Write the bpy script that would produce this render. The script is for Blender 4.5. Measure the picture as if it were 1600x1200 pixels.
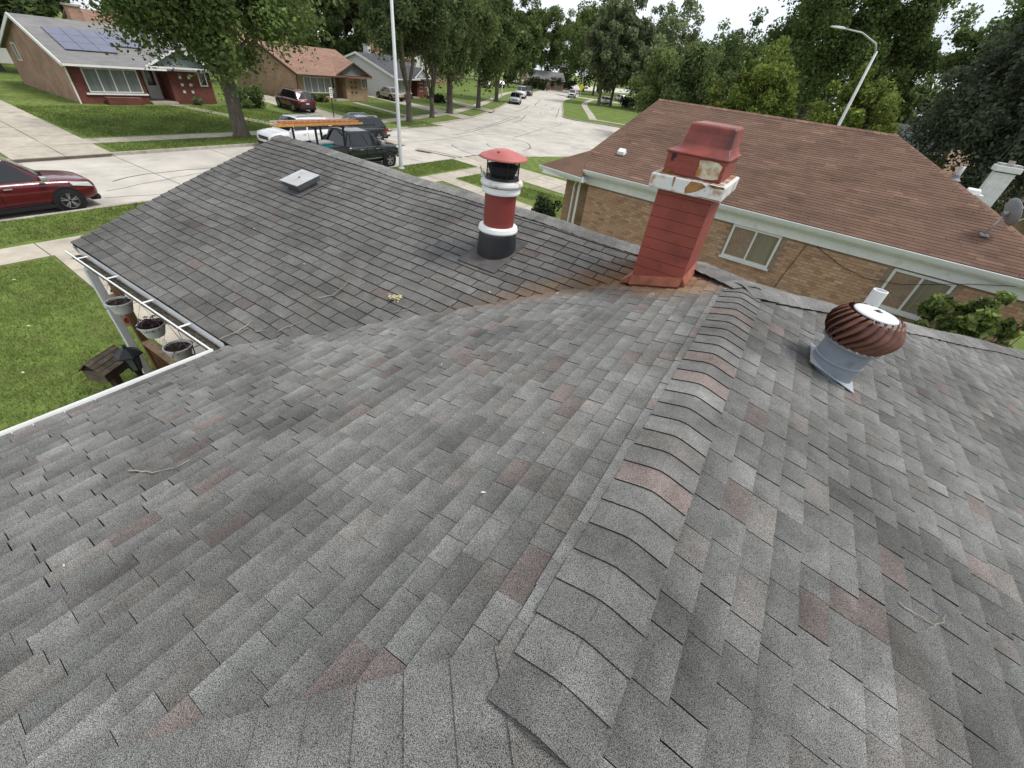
import bpy, math, random
import numpy as np
from mathutils import Vector, Matrix
from mathutils.geometry import tessellate_polygon
random.seed(7); rng = np.random.default_rng(7)
for o in list(bpy.data.objects): bpy.data.objects.remove(o)
S = bpy.context.scene; COL = S.collection

# ---------------------------------------------------------------- camera
FPX = 630.5; PIT = math.radians(38.153); ROL = math.radians(7.6486); AZ = math.radians(-28.3616)
CAM = np.array([0.0, 0.0, 5.5])
_fw = np.array([0, math.cos(PIT), -math.sin(PIT)]); _rt = np.array([1.0, 0, 0]); _up = np.array([0, math.sin(PIT), math.cos(PIT)])
_r = math.cos(ROL)*_rt + math.sin(ROL)*_up; _u = -math.sin(ROL)*_rt + math.cos(ROL)*_up
_H = np.array([[math.cos(AZ), math.sin(AZ), 0], [-math.sin(AZ), math.cos(AZ), 0], [0, 0, 1.0]])
CR, CU, CF = _H@_r, _H@_u, _H@_fw
cam = bpy.data.objects.new('camera', bpy.data.cameras.new('camera')); COL.objects.link(cam)
cam.data.sensor_width = 36; cam.data.lens = 36*FPX/1600; cam.data.clip_start = 0.05; cam.data.clip_end = 3000
cam.matrix_world = Matrix(((CR[0], CU[0], -CF[0], CAM[0]), (CR[1], CU[1], -CF[1], CAM[1]), (CR[2], CU[2], -CF[2], CAM[2]), (0, 0, 0, 1)))
S.camera = cam
def ray(px, py): return CF + CR*(px-800)/FPX - CU*(py-600)/FPX
def onz(px, py, z=0.0):
    d = ray(px, py); return CAM + d*((z-CAM[2])/d[2])
def onpl(px, py, p0, n):
    d = ray(px, py); n = np.array(n, float); return CAM + d*(n@(np.array(p0)-CAM)/(n@d))
def pxm(P): return FPX/max(0.1, float((np.array(P)-CAM)@CF))
def proj(P):
    v = np.array(P, float)-CAM; return 800+FPX*(v@CR)/(v@CF), 600-FPX*(v@CU)/(v@CF)

# ---------------------------------------------------------------- sky, sun, exposure
SUN_EL, SUN_AZ = math.radians(60), math.radians(58)      # azimuth measured from +Y towards +X
w = bpy.data.worlds.new('World'); S.world = w; w.use_nodes = True
nt = w.node_tree; nt.nodes.clear()
def wn(t, **k):
    n = nt.nodes.new(t)
    for a, b in k.items(): setattr(n, a, b)
    return n
sky = wn('ShaderNodeTexSky', sky_type='NISHITA', sun_disc=False, sun_elevation=SUN_EL, sun_rotation=SUN_AZ)
bg1 = wn('ShaderNodeBackground'); bg1.inputs[1].default_value = 0.10
nt.links.new(sky.outputs[0], bg1.inputs[0])
tc = wn('ShaderNodeTexCoord'); mp = wn('ShaderNodeMapping'); mp.inputs['Scale'].default_value = (1, 1, 2.6)
nz = wn('ShaderNodeTexNoise'); nz.inputs['Scale'].default_value = 2.2; nz.inputs['Detail'].default_value = 6
rp = wn('ShaderNodeValToRGB'); rp.color_ramp.elements[0].position = .3; rp.color_ramp.elements[0].color = (.36, .39, .44, 1)
rp.color_ramp.elements[1].position = .66; rp.color_ramp.elements[1].color = (.60, .62, .65, 1)
bg2 = wn('ShaderNodeBackground'); bg2.inputs[1].default_value = 1.12
nt.links.new(tc.outputs['Generated'], mp.inputs[0]); nt.links.new(mp.outputs[0], nz.inputs[0]); nt.links.new(nz.outputs[0], rp.inputs[0]); nt.links.new(rp.outputs[0], bg2.inputs[0])
mx = wn('ShaderNodeMixShader'); mx.inputs[0].default_value = 0.88          # thick overcast cloud over the clear sky
nt.links.new(bg1.outputs[0], mx.inputs[1]); nt.links.new(bg2.outputs[0], mx.inputs[2])
nt.links.new(mx.outputs[0], wn('ShaderNodeOutputWorld').inputs[0])
sl = bpy.data.lights.new('sun', 'SUN'); sl.energy = 1.5; sl.angle = math.radians(16); sl.color = (1, .96, .9)
sun = bpy.data.objects.new('sun', sl); COL.objects.link(sun)
sd = Vector((math.sin(SUN_AZ)*math.cos(SUN_EL), math.cos(SUN_AZ)*math.cos(SUN_EL), math.sin(SUN_EL)))
sun.rotation_euler = sd.to_track_quat('Z', 'Y').to_euler(); sun.location = (0, 0, 60)
S.view_settings.view_transform = 'Standard'; S.view_settings.look = 'None'; S.view_settings.gamma = 1; S.view_settings.exposure = 0.90
S.view_settings.use_curve_mapping = False
S.render.engine = 'CYCLES'; S.render.resolution_x = 1024; S.render.resolution_y = 768

# ---------------------------------------------------------------- materials
MATS = {}
def mat(name, col, rough=.8, var=.25, scale=6.0, bump=0.0, bscale=None, metal=0.0, spec=.3, tint=False, speck=0.0, speckscale=300, dirt=None, dscale=1.5, dpos=(.5, .68), coat=0.0, alpha=None, trans=0.0, rnd=0.0, stretch=(1, 1, 1), weather=0.0):
    """Principled material: colour varied by two noises, optional granule speckle, optional dirt/rust colour, optional 'tint' attribute."""
    if name in MATS: return MATS[name]
    m = bpy.data.materials.new(name); m.use_nodes = True; MATS[name] = m
    t = m.node_tree; N = t.nodes; L = t.links; b = N['Principled BSDF']
    b.inputs['Roughness'].default_value = rough; b.inputs['Metallic'].default_value = metal
    b.inputs['Specular IOR Level'].default_value = spec; b.inputs['Coat Weight'].default_value = coat
    g = N.new('ShaderNodeNewGeometry'); mpn = N.new('ShaderNodeMapping'); mpn.inputs['Scale'].default_value = stretch
    L.new(g.outputs['Position'], mpn.inputs[0])
    def noise(sc, det=4, ro=.55):
        n = N.new('ShaderNodeTexNoise'); n.inputs['Scale'].default_value = sc; n.inputs['Detail'].default_value = det; n.inputs['Roughness'].default_value = ro
        L.new(mpn.outputs[0], n.inputs['Vector']); return n.outputs['Fac']
    def mrange(f, a, bb, c0, c1):
        n = N.new('ShaderNodeMapRange'); n.inputs[1].default_value = a; n.inputs[2].default_value = bb; n.inputs[3].default_value = c0; n.inputs[4].default_value = c1
        L.new(f, n.inputs[0]); return n.outputs[0]
    def mixc(mode, fac, c1, c2):
        n = N.new('ShaderNodeMix'); n.data_type = 'RGBA'; n.blend_type = mode
        for s, v in ((0, fac), (6, c1), (7, c2)):
            if hasattr(v, 'links'): L.new(v, n.inputs[s])
            elif isinstance(v, (int, float)): n.inputs[s].default_value = v
            else: n.inputs[s].default_value = (*v[:3], 1)
        return n.outputs[2]
    def grey(f): 
        n = N.new('ShaderNodeCombineColor')
        for i in range(3): L.new(f, n.inputs[i])
        return n.outputs[0]
    c = N.new('ShaderNodeRGB').outputs[0]; c.default_value = (*col, 1)
    if tint:
        a = N.new('ShaderNodeAttribute'); a.attribute_name = 'tint'
        c = mixc('MULTIPLY', 1.0, c, a.outputs['Color'])
    if rnd:
        oi = N.new('ShaderNodeObjectInfo'); c = mixc('MULTIPLY', 1.0, c, grey(mrange(oi.outputs['Random'], 0, 1, 1-rnd, 1+rnd)))
    if var:
        c = mixc('MULTIPLY', 1.0, c, grey(mrange(noise(scale), .3, .7, 1-var, 1+var)))
        c = mixc('MULTIPLY', 1.0, c, grey(mrange(noise(scale*.17, 3), .3, .7, 1-var*.6, 1+var*.6)))
    if speck:
        c = mixc('MULTIPLY', 1.0, c, grey(mrange(noise(speckscale, 2, .75), .40, .60, 1-speck, 1+speck)))
    if weather:      # broad soft algae streaks and pale worn areas
        c = mixc('MULTIPLY', 1.0, c, grey(mrange(noise(.75, 4, .6), .34, .66, 1-weather, 1+weather*.75)))
        c = mixc('MULTIPLY', 1.0, c, grey(mrange(noise(2.6, 5, .65), .36, .66, 1-weather*.6, 1+weather*.5)))
    if dirt:
        c = mixc('MIX', mrange(noise(dscale, 5, .62), dpos[0], dpos[1], 0, 1), c, dirt)
    L.new(c, b.inputs['Base Color'])
    if bump:
        bn = N.new('ShaderNodeBump'); bn.inputs['Strength'].default_value = bump; bn.inputs['Distance'].default_value = .01
        L.new(noise(bscale or scale*8, 4, .6), bn.inputs['Height']); L.new(bn.outputs[0], b.inputs['Normal'])
    if trans:
        tr = N.new('ShaderNodeBsdfTranslucent'); L.new(c, tr.inputs[0]); ms = N.new('ShaderNodeMixShader'); ms.inputs[0].default_value = trans
        L.new(b.outputs[0], ms.inputs[1]); L.new(tr.outputs[0], ms.inputs[2]); L.new(ms.outputs[0], N['Material Output'].inputs[0])
    return m
def brickmat(name, c1, c2, mortar, bw=.21, rh=.075):
    """brick for walls too far away to tell single bricks apart"""
    if name in MATS: return MATS[name]
    m = bpy.data.materials.new(name); m.use_nodes = True; MATS[name] = m
    t = m.node_tree; N = t.nodes; L = t.links; b = N['Principled BSDF']; b.inputs['Roughness'].default_value = .9
    g = N.new('ShaderNodeNewGeometry'); sx = N.new('ShaderNodeSeparateXYZ'); L.new(g.outputs['Position'], sx.inputs[0])
    ad = N.new('ShaderNodeMath'); ad.operation = 'ADD'; L.new(sx.outputs[0], ad.inputs[0]); L.new(sx.outputs[1], ad.inputs[1])
    cb = N.new('ShaderNodeCombineXYZ'); L.new(ad.outputs[0], cb.inputs[0]); L.new(sx.outputs[2], cb.inputs[1])
    k = N.new('ShaderNodeTexBrick'); L.new(cb.outputs[0], k.inputs['Vector'])
    k.inputs['Color1'].default_value = (*c1, 1); k.inputs['Color2'].default_value = (*c2, 1); k.inputs['Mortar'].default_value = (*mortar, 1)
    k.inputs['Scale'].default_value = 1; k.inputs['Mortar Size'].default_value = .008; k.inputs['Brick Width'].default_value = bw; k.inputs['Row Height'].default_value = rh
    n = N.new('ShaderNodeTexNoise'); n.inputs['Scale'].default_value = 1.2; L.new(g.outputs['Position'], n.inputs['Vector'])
    mr = N.new('ShaderNodeMapRange'); mr.inputs[1].default_value = .3; mr.inputs[2].default_value = .7; mr.inputs[3].default_value = .8; mr.inputs[4].default_value = 1.2; L.new(n.outputs[0], mr.inputs[0])
    x = N.new('ShaderNodeMix'); x.data_type = 'RGBA'; x.blend_type = 'MULTIPLY'; x.inputs[0].default_value = 1; L.new(k.outputs[0], x.inputs[6])
    cc = N.new('ShaderNodeCombineColor'); [L.new(mr.outputs[0], cc.inputs[i]) for i in range(3)]; L.new(cc.outputs[0], x.inputs[7]); L.new(x.outputs[2], b.inputs['Base Color'])
    return m
def glass(name, col=(.02, .025, .03), rough=.06):
    return mat(name, col, rough, 0.0, spec=.6, coat=.3)

# ---------------------------------------------------------------- mesh helpers
class MB:
    def __init__(s): s.v = []; s.f = []; s.c = []
    def add(s, vs, fs, tint=None):
        k = len(s.v); s.v += [tuple(map(float, p)) for p in vs]; s.f += [tuple(i+k for i in q) for q in fs]
        if tint is not None:
            s.c += [tint]*len(vs) if not isinstance(tint, list) else tint
        return s
    def hexa(s, p, tint=None):      # 8 points: bottom 4 ccw, top 4 ccw
        return s.add(p, [(3, 2, 1, 0), (4, 5, 6, 7), (0, 1, 5, 4), (1, 2, 6, 5), (2, 3, 7, 6), (3, 0, 4, 7)], tint)
    def box(s, x0, x1, y0, y1, z0, z1, tint=None):
        return s.hexa([(x0, y0, z0), (x1, y0, z0), (x1, y1, z0), (x0, y1, z0), (x0, y0, z1), (x1, y0, z1), (x1, y1, z1), (x0, y1, z1)], tint)
    def bar(s, a, b, wd, ht, up=(0, 0, 1)):   # rectangular bar from a to b
        a, b = np.array(a, float), np.array(b, float); d = b-a; d /= np.linalg.norm(d)
        sd = np.cross(d, up); sd /= np.linalg.norm(sd); uu = np.cross(sd, d); sd = sd*wd/2; uu = uu*ht/2
        return s.hexa([a-sd-uu, b-sd-uu, b+sd-uu, a+sd-uu, a-sd+uu, b-sd+uu, b+sd+uu, a+sd+uu])
    def tube(s, path, rad, n=8, cap=True):
        P = [np.array(p, float) for p in path]; m = len(P)
        if not hasattr(rad, '__len__'): rad = [rad]*m
        k = len(s.v); ref = np.array([0.31, 0.17, 1.0])
        for i, p in enumerate(P):
            d = P[min(i+1, m-1)]-P[max(i-1, 0)]; d = d/(np.linalg.norm(d)+1e-9)
            r0 = ref if abs(d@ref)/np.linalg.norm(ref) < .95 else np.array([1.0, 0.2, 0])
            a = np.cross(d, r0); a /= np.linalg.norm(a); b = np.cross(d, a)
            for j in range(n):
                t = 2*math.pi*j/n; s.v.append(tuple(p+rad[i]*(a*math.cos(t)+b*math.sin(t))))
        for i in range(m-1):
            for j in range(n):
                j2 = (j+1) % n; s.f.append((k+i*n+j, k+i*n+j2, k+(i+1)*n+j2, k+(i+1)*n+j))
        if cap: s.f.append(tuple(k+j for j in range(n))[::-1]); s.f.append(tuple(k+(m-1)*n+j for j in range(n)))
        return s
    def lathe(s, prof, c=(0, 0, 0), n=24, axis='z', cap0=False, cap1=False):
        k = len(s.v); c = np.array(c, float)
        for r, h in prof:
            for j in range(n):
                t = 2*math.pi*j/n; x, y = r*math.cos(t), r*math.sin(t)
                s.v.append(tuple(c+(np.array([x, y, h]) if axis == 'z' else np.array([x, h, y]) if axis == 'y' else np.array([h, x, y]))))
        for i in range(len(prof)-1):
            for j in range(n):
                j2 = (j+1) % n; s.f.append((k+i*n+j, k+i*n+j2, k+(i+1)*n+j2, k+(i+1)*n+j))
        if cap0: s.f.append(tuple(k+j for j in range(n))[::-1])
        if cap1: s.f.append(tuple(k+(len(prof)-1)*n+j for j in range(n)))
        return s
    def prism(s, poly, z0, z1):    # plan polygon (any orientation, may be concave) extruded in z
        n = len(poly); k = len(s.v); ar = sum(poly[i][0]*poly[(i+1) % n][1]-poly[(i+1) % n][0]*poly[i][1] for i in range(n))
        if ar < 0: poly = poly[::-1]
        s.v += [(p[0], p[1], z0) for p in poly]+[(p[0], p[1], z1) for p in poly]
        for t in tessellate_polygon([[Vector((p[0], p[1], 0)) for p in poly]]):
            a, b, c = [poly[i] for i in t]
            if (b[0]-a[0])*(c[1]-a[1])-(b[1]-a[1])*(c[0]-a[0]) < 0: t = t[::-1]
            s.f.append(tuple(k+n+i for i in t))
        for i in range(n): j = (i+1) % n; s.f.append((k+i, k+j, k+n+j, k+n+i))
        return s
    def build(s, name, m, parent=None, smooth=False, bevel=0, seg=2, subsurf=0, loc=None):
        me = bpy.data.meshes.new(name); me.from_pydata(s.v, [], s.f); me.update()
        if s.c:
            a = me.color_attributes.new('tint', 'FLOAT_COLOR', 'POINT'); a.data.foreach_set('color', np.array([(*c[:3], 1) for c in s.c], 'f').ravel())
        if smooth: me.polygons.foreach_set('use_smooth', [True]*len(me.polygons))
        o = bpy.data.objects.new(name, me); COL.objects.link(o); me.materials.append(m)
        if parent is not None: o.parent = parent
        if loc is not None: o.location = loc
        if bevel:
            b = o.modifiers.new('bevel', 'BEVEL'); b.width = bevel; b.segments = seg; b.limit_method = 'ANGLE'; b.angle_limit = math.radians(35)
        if subsurf: q = o.modifiers.new('sub', 'SUBSURF'); q.levels = subsurf; q.render_levels = subsurf
        return o
def npmesh(name, V, F, m, parent=None, tint=None, smooth=False):   # fast mesh from arrays; F is (n,3) or (n,4)
    me = bpy.data.meshes.new(name); V = np.asarray(V, 'f'); F = np.asarray(F, 'i'); k = F.shape[1]
    me.vertices.add(len(V)); me.vertices.foreach_set('co', V.ravel()); me.loops.add(F.size); me.loops.foreach_set('vertex_index', F.ravel())
    me.polygons.add(len(F)); me.polygons.foreach_set('loop_start', np.arange(0, F.size, k, dtype='i')); me.polygons.foreach_set('loop_total', np.full(len(F), k, 'i'))
    if smooth: me.polygons.foreach_set('use_smooth', np.ones(len(F), bool))
    me.update(calc_edges=True)
    if tint is not None:
        a = me.color_attributes.new('tint', 'FLOAT_COLOR', 'POINT'); t4 = np.ones((len(V), 4), 'f'); t4[:, :3] = tint; a.data.foreach_set('color', t4.ravel())
    me.materials.append(m); o = bpy.data.objects.new(name, me); COL.objects.link(o)
    if parent is not None: o.parent = parent
    return o
def tag(o, label=None, cat=None, group=None, kind=None):
    if label: o['label'] = label
    if cat: o['category'] = cat
    if group: o['group'] = group
    if kind: o['kind'] = kind
    return o
def empty(name, loc=(0, 0, 0), rz=0, label=None, cat=None, group=None):
    o = bpy.data.objects.new(name, None); COL.objects.link(o); o.location = loc; o.rotation_euler = (0, 0, rz); o.empty_display_size = .2
    return tag(o, label, cat, group)

# colours
M_SH = mat('roof_shingle', (.176, .173, .164), .95, .16, 9.0, .7, 420, tint=True, weather=.22, speck=.85, speckscale=400, spec=.12)
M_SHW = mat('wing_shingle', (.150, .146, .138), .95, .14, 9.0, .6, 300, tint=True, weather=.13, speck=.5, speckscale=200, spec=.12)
M_EDGE = mat('shingle_asphalt', (.014, .013, .012), .9, .2, 20)
M_CAP = mat('ridge_shingle', (.196, .192, .182), .95, .16, 9.0, .7, 420, tint=True, weather=.22, speck=.85, speckscale=400, spec=.12)
M_WHITE = mat('white_paint', (.82, .82, .80), .5, .06, 4, dirt=(.42, .40, .35), dscale=3, dpos=(.6, .85))
M_WHITEMET = mat('white_metal', (.76, .76, .74), .45, .06, 5, dirt=(.45, .43, .38), dscale=5, dpos=(.62, .85))
M_GRASS = mat('lawn_grass', (.122, .168, .042), .95, .34, 3.0, .8, 60, dirt=(.16, .15, .06), dscale=.9, dpos=(.52, .8), spec=.1)
M_BLADE = mat('grass_blade', (.152, .208, .056), .9, .25, 2.0, tint=True, spec=.1)
M_CONC = mat('sidewalk_concrete', (.42, .375, .305), .9, .14, 2.5, .3, 90, dirt=(.27, .24, .19), dscale=.8, dpos=(.55, .8), rnd=.08)
M_ROAD = mat('road_concrete', (.49, .455, .40), .9, .12, .8, .3, 70, dirt=(.34, .315, .28), dscale=.35, dpos=(.5, .75))
M_KERB = mat('kerb_concrete', (.40, .37, .32), .9, .18, 3, .2, 60, dirt=(.2, .18, .15), dscale=2, dpos=(.5, .8))
M_TAR = mat('crack_tar', (.10, .092, .082), .8, .3, 8)
M_BLACK = mat('black_metal', (.018, .018, .02), .5, .2, 10)
M_BARK = mat('tree_bark', (.115, .098, .078), .95, .3, 7, .9, 30, stretch=(1, 1, .3))
# ================================================================ THE SETTING
def sheet(name, poly, z0, z1, m, label, cat, kind='structure', parent=None):
    o = MB().prism(poly, z0, z1).build(name, m, parent)
    return tag(o, label, cat, kind=kind) if parent is None else o
g = MB().add([(-900, -700, -.35), (900, -700, -.35), (900, 1200, -.35), (-900, 1200, -.35)], [(0, 1, 2, 3)]).build('ground', M_GRASS)
tag(g, 'wide flat grassy ground under the whole neighbourhood', 'ground', kind='structure')
FARC = [(-28.6, -120), (-28.6, 15), (-29.4, 23), (-31.0, 30), (-35.5, 46.5), (-43.2, 63.6), (-50, 76.7), (-61.2, 97.7), (-71, 121), (-84, 150), (-110, 200)]
NEARC = [(-20.2, -120), (-20.2, 20), (-20.0, 25), (-19.2, 28.5), (-17.6, 32), (-15, 38), (-11, 45), (-5, 51), (10, 55), (160, 60)]
MIDC = [(160, 71), (0, 68.5), (-24, 67.2), (-30, 66), (-33.0, 66.6), (-35, 69.5), (-38.6, 76.6), (-51.2, 101), (-57.8, 117.7), (-66, 140), (-90, 190)]
def smooth_line(pts, n=4):
    P = [np.array(p, float) for p in pts]; out = []
    for i in range(len(P)-1):
        p0, p1, p2, p3 = P[max(i-1, 0)], P[i], P[i+1], P[min(i+2, len(P)-1)]
        if np.linalg.norm(p2-p1) > 60: out.append(p1); continue
        for k in range(n):
            t = k/n; out.append(.5*((2*p1)+(-p0+p2)*t+(2*p0-5*p1+4*p2-p3)*t*t+(-p0+3*p1-3*p2+p3)*t**3))
    out.append(P[-1]); return [tuple(p) for p in out]
FARC, NEARC, MIDC = smooth_line(FARC), smooth_line(NEARC), smooth_line(MIDC)
def offset(line, d):
    out = []
    for i, p in enumerate(line):
        a = np.array(line[max(i-1, 0)]); b = np.array(line[min(i+1, len(line)-1)]); t = b-a; t /= np.linalg.norm(t)
        out.append((p[0]-t[1]*d, p[1]+t[0]*d))
    return out
road = tag(MB().add([(-130, -300, -.12), (300, -300, -.12), (300, 500, -.12), (-130, 500, -.12)], [(0, 1, 2, 3)]).build('road', M_ROAD), 'pale cracked concrete street curving away past the houses', 'road', kind='structure')
sheet('lawn_far_side', offset(FARC, .16)+[(-600, 200), (-600, -120)], -.33, 0, M_GRASS, 'mown green lawn in front of the brick houses across the street', 'lawn')
sheet('lawn_near_side', offset(NEARC, -.16)+[(160, -120)], -.33, 0, M_GRASS, 'green front lawn round the grey roofed house and its brick neighbour', 'lawn')
sheet('lawn_corner', offset(MIDC, -.16)+[(-90, 600), (160, 600)], -.33, 0, M_GRASS, 'green corner lawn beyond the side street', 'lawn')
def strip_pts(line, d0, d1):
    a, b = offset(line, d0), offset(line, d1); return a, b
def kerb(name, line, s, label):
    mb = MB(); a, b = strip_pts(line, 0, s*.16)
    for i in range(len(a)-1):
        p = [a[i], a[i+1], b[i+1], b[i]] if s < 0 else [a[i+1], a[i], b[i], b[i+1]]
        mb.hexa([(x, y, -.2) for x, y in p][::-1]+[(x, y, .012) for x, y in p][::-1])
    return tag(mb.build(name, M_KERB), label, 'kerb', kind='structure')
kerb('kerb_far_side', FARC, 1, 'low concrete kerb along the far side of the street')
kerb('kerb_near_side', NEARC, -1, 'low concrete kerb along the near side of the street')
kerb('kerb_corner', MIDC, -1, 'low concrete kerb round the corner lawn')
def resample(line, step):
    P = np.array(line, float); s = np.r_[0, np.cumsum(np.linalg.norm(np.diff(P, axis=0), axis=1))]
    q = np.arange(0, s[-1], step); return [(float(np.interp(t, s, P[:, 0])), float(np.interp(t, s, P[:, 1]))) for t in q]
def clipy(line, a, b): return [p for p in resample(line, 1.0) if a <= p[1] <= b]
def slabs(name, line, d0, d1, step, label, z=.014):
    """pavement of single concrete slabs with open joints"""
    base = None; L = resample(line, step); a, b = strip_pts(L, d0, d1)
    mb = MB()
    for i in range(len(a)-1):
        p = [a[i], a[i+1], b[i+1], b[i]]; mb.add([(x, y, .004) for x, y in p], [(0, 1, 2, 3) if d1 > d0 else (3, 2, 1, 0)])
    base = tag(mb.build(name, mat('joint_dirt', (.13, .11, .07), .95, .3, 6)), label, 'pavement', kind='structure')
    for i in range(len(a)-1):
        c = np.mean([a[i], a[i+1], b[i+1], b[i]], axis=0); h = rng.uniform(-.004, .005)
        p = [c+(np.array(q)-c)*(1-.022/step*1.4) for q in (a[i], a[i+1], b[i+1], b[i])]
        if d1 < d0: p = p[::-1]
        q = MB().hexa([(x-c[0], y-c[1], -.01) for x, y in p]+[(x-c[0], y-c[1], z+h) for x, y in p]).build('slab', M_CONC, base, loc=(c[0], c[1], 0))
    return base
slabs('sidewalk_far_side', clipy(FARC, -12, 118), 2.5, 3.8, 1.5, 'concrete sidewalk of square slabs in front of the houses across the street')
slabs('sidewalk_near_side', clipy(NEARC, -14, 27), -2.65, -3.9, 1.5, 'concrete sidewalk of square slabs beside the near lawn')
slabs('sidewalk_corner', [p for p in resample(MIDC, 1.0) if p[1] < 135 and p[0] < 0], -4.3, -5.6, 1.5, 'concrete sidewalk curving round the corner lawn')
def paving(name, pts, label, nx=4, ny=2, z=.02):
    """four-cornered concrete paving split in panels (p0-p1 is the long way)"""
    P = [np.array(p, float) for p in pts]
    base = tag(MB().add([(*p, .006) for p in P], [(0, 1, 2, 3)]).build(name, MATS['joint_dirt']), label, 'paving', kind='structure')
    B = lambda u, v: (P[0]*(1-u)+P[1]*u)*(1-v)+(P[3]*(1-u)+P[2]*u)*v
    for i in range(nx):
        for j in range(ny):
            e = .012
            q = [B((i+e)/nx, (j+e)/ny), B((i+1-e)/nx, (j+e)/ny), B((i+1-e)/nx, (j+1-e)/ny), B((i+e)/nx, (j+1-e)/ny)]
            c = sum(q)/4; h = rng.uniform(-.004, .004)
            MB().hexa([(*(k-c), -.01) for k in q]+[(*(k-c), z+h) for k in q]).build('panel', M_CONC, base, loc=(c[0], c[1], 0))
paving('driveway_solar_house', [(-28.44, 4.9), (-46.5, 5.6), (-46.5, 9.2), (-28.44, 8.5)][::-1], 'stained concrete driveway beside the brick house with solar panels', 7, 2, .03)
paving('driveway_tan_house', [(-29.8, 26.0), (-52, 28.2), (-52, 31.2), (-30.6, 29.0)][::-1], 'concrete driveway beside the tan brick house', 8, 2, .03)
paving('driveway_white_gable_house', [(-34.6, 43.6), (-54, 46), (-54, 49), (-35.6, 46.6)][::-1], 'concrete driveway beside the house with a dark roof', 7, 2, .03)
paving('driveway_far', [(-38.6, 55), (-62, 61), (-62, 64), (-40, 58)][::-1], 'concrete driveway past the parkway trees', 7, 2, .03)
paving('front_walk_solar_house', [(-32.5, 20.9), (-44.6, 18.3), (-44.6, 19.3), (-32.5, 21.9)][::-1], 'narrow concrete walk to the porch of the solar panel house', 8, 1)
paving('front_walk_tan_house', [(-35.0, 36.6), (-47, 38.4), (-47, 39.3), (-35.3, 37.5)][::-1], 'narrow concrete walk to the tan brick house', 8, 1)
paving('entry_walk', [(-16.3, 2.55), (-7.9, 2.2), (-7.9, 3.7), (-16.3, 3.7)], 'concrete entry walk between the sidewalk and the grey roofed house', 6, 1)
paving('neighbour_drive', [(-20.0, 24.2), (-9.5, 22.5), (-9.5, 25.5), (-20.0, 27.0)], 'pale concrete driveway apron of the brown roofed house', 5, 2, .03)
paving('neighbour_walk', [(-16.4, 18.9), (-9.2, 17.6), (-9.2, 18.7), (-16.4, 20.0)], 'concrete walk to the brown roofed brick house', 5, 1)
MB().add([(-70, 132, .016), (-66, 128, .016), (20, 150, .016), (20, 158, .016)], [(0, 1, 2, 3)]).build('far_side_street', M_ROAD)
tag(bpy.data.objects['far_side_street'], 'pale side street leaving beyond the corner lawn', 'road', kind='structure')

# tar filled cracks and joints of the road, traced on the street
def crack(pts, wd=.05):
    wd *= .75; P = smooth_line([tuple(onz(*p, -.12)[:2]) for p in pts], 5); rr = random.Random(int(pts[0][0]*7))
    P = [(x+rr.uniform(-.06, .06), y+rr.uniform(-.06, .06)) for x, y in P]
    n = len(P); a = offset(P, wd/2); b = offset(P, -wd/2); mb = MB()
    for i in range(n-1):
        if i in (0, n-2): continue
        mb.add([(*a[i], -.116), (*b[i], -.116), (*b[i+1], -.116), (*a[i+1], -.116)], [(3, 2, 1, 0)])
    mb.build('crack_line', M_TAR, road)
for pts, wd in [([(165, 286), (230, 272), (330, 262), (400, 255)], .10), ([(150, 302), (260, 280), (330, 268), (420, 258)], .06), ([(160, 310), (210, 306), (300, 300)], .05),
                ([(700, 228), (740, 232), (800, 240), (855, 246)], .07), ([(620, 222), (680, 219), (740, 211), (800, 210)], .08), ([(797, 217), (820, 222), (828, 231), (815, 236)], .13), ([(797, 217), (830, 207), (851, 200)], .12),
                ([(705, 225), (712, 231), (735, 240), (760, 246)], .10), ([(762, 224), (765, 229), (790, 235)], .10), ([(700, 198), (750, 201), (830, 210), (900, 221)], .05), ([(830, 213), (880, 222), (930, 232)], .05),
                ([(855, 205), (900, 210), (950, 216)], .06), ([(700, 212), (740, 205), (790, 190), (815, 180)], .12), ([(720, 206), (760, 197), (800, 183)], .12), ([(800, 193), (815, 187), (822, 179)], .12), ([(800, 176), (820, 170), (826, 165)], .15),
                ([(834, 166), (840, 160), (846, 155)], .18), ([(843, 175), (848, 180), (856, 179)], .12), ([(868, 185), (872, 176), (874, 168)], .15), ([(850, 166), (856, 162)], .15), ([(860, 172), (868, 168)], .15), ([(845, 199), (868, 198), (880, 192)], .1)]:
    crack(pts, wd)
for k in range(26):   # transverse slab joints of the concrete street
    y = -10+k*4.6; L = resample(FARC, .5); i = int(np.argmin([abs(p[1]-y) for p in L])); p = np.array(L[i]); t = np.array(L[i+1])-np.array(L[i-1]); t /= np.linalg.norm(t); nrm = np.array([t[1], -t[0]])
    q = p+nrm*(8.3 if y < 28 else 9.2); e = t*.018
    MB().add([(*(p-e), -.117), (*(q-e), -.117), (*(q+e), -.117), (*(p+e), -.117)], [(0, 1, 2, 3)]).build('joint_line', M_TAR, road)

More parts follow.
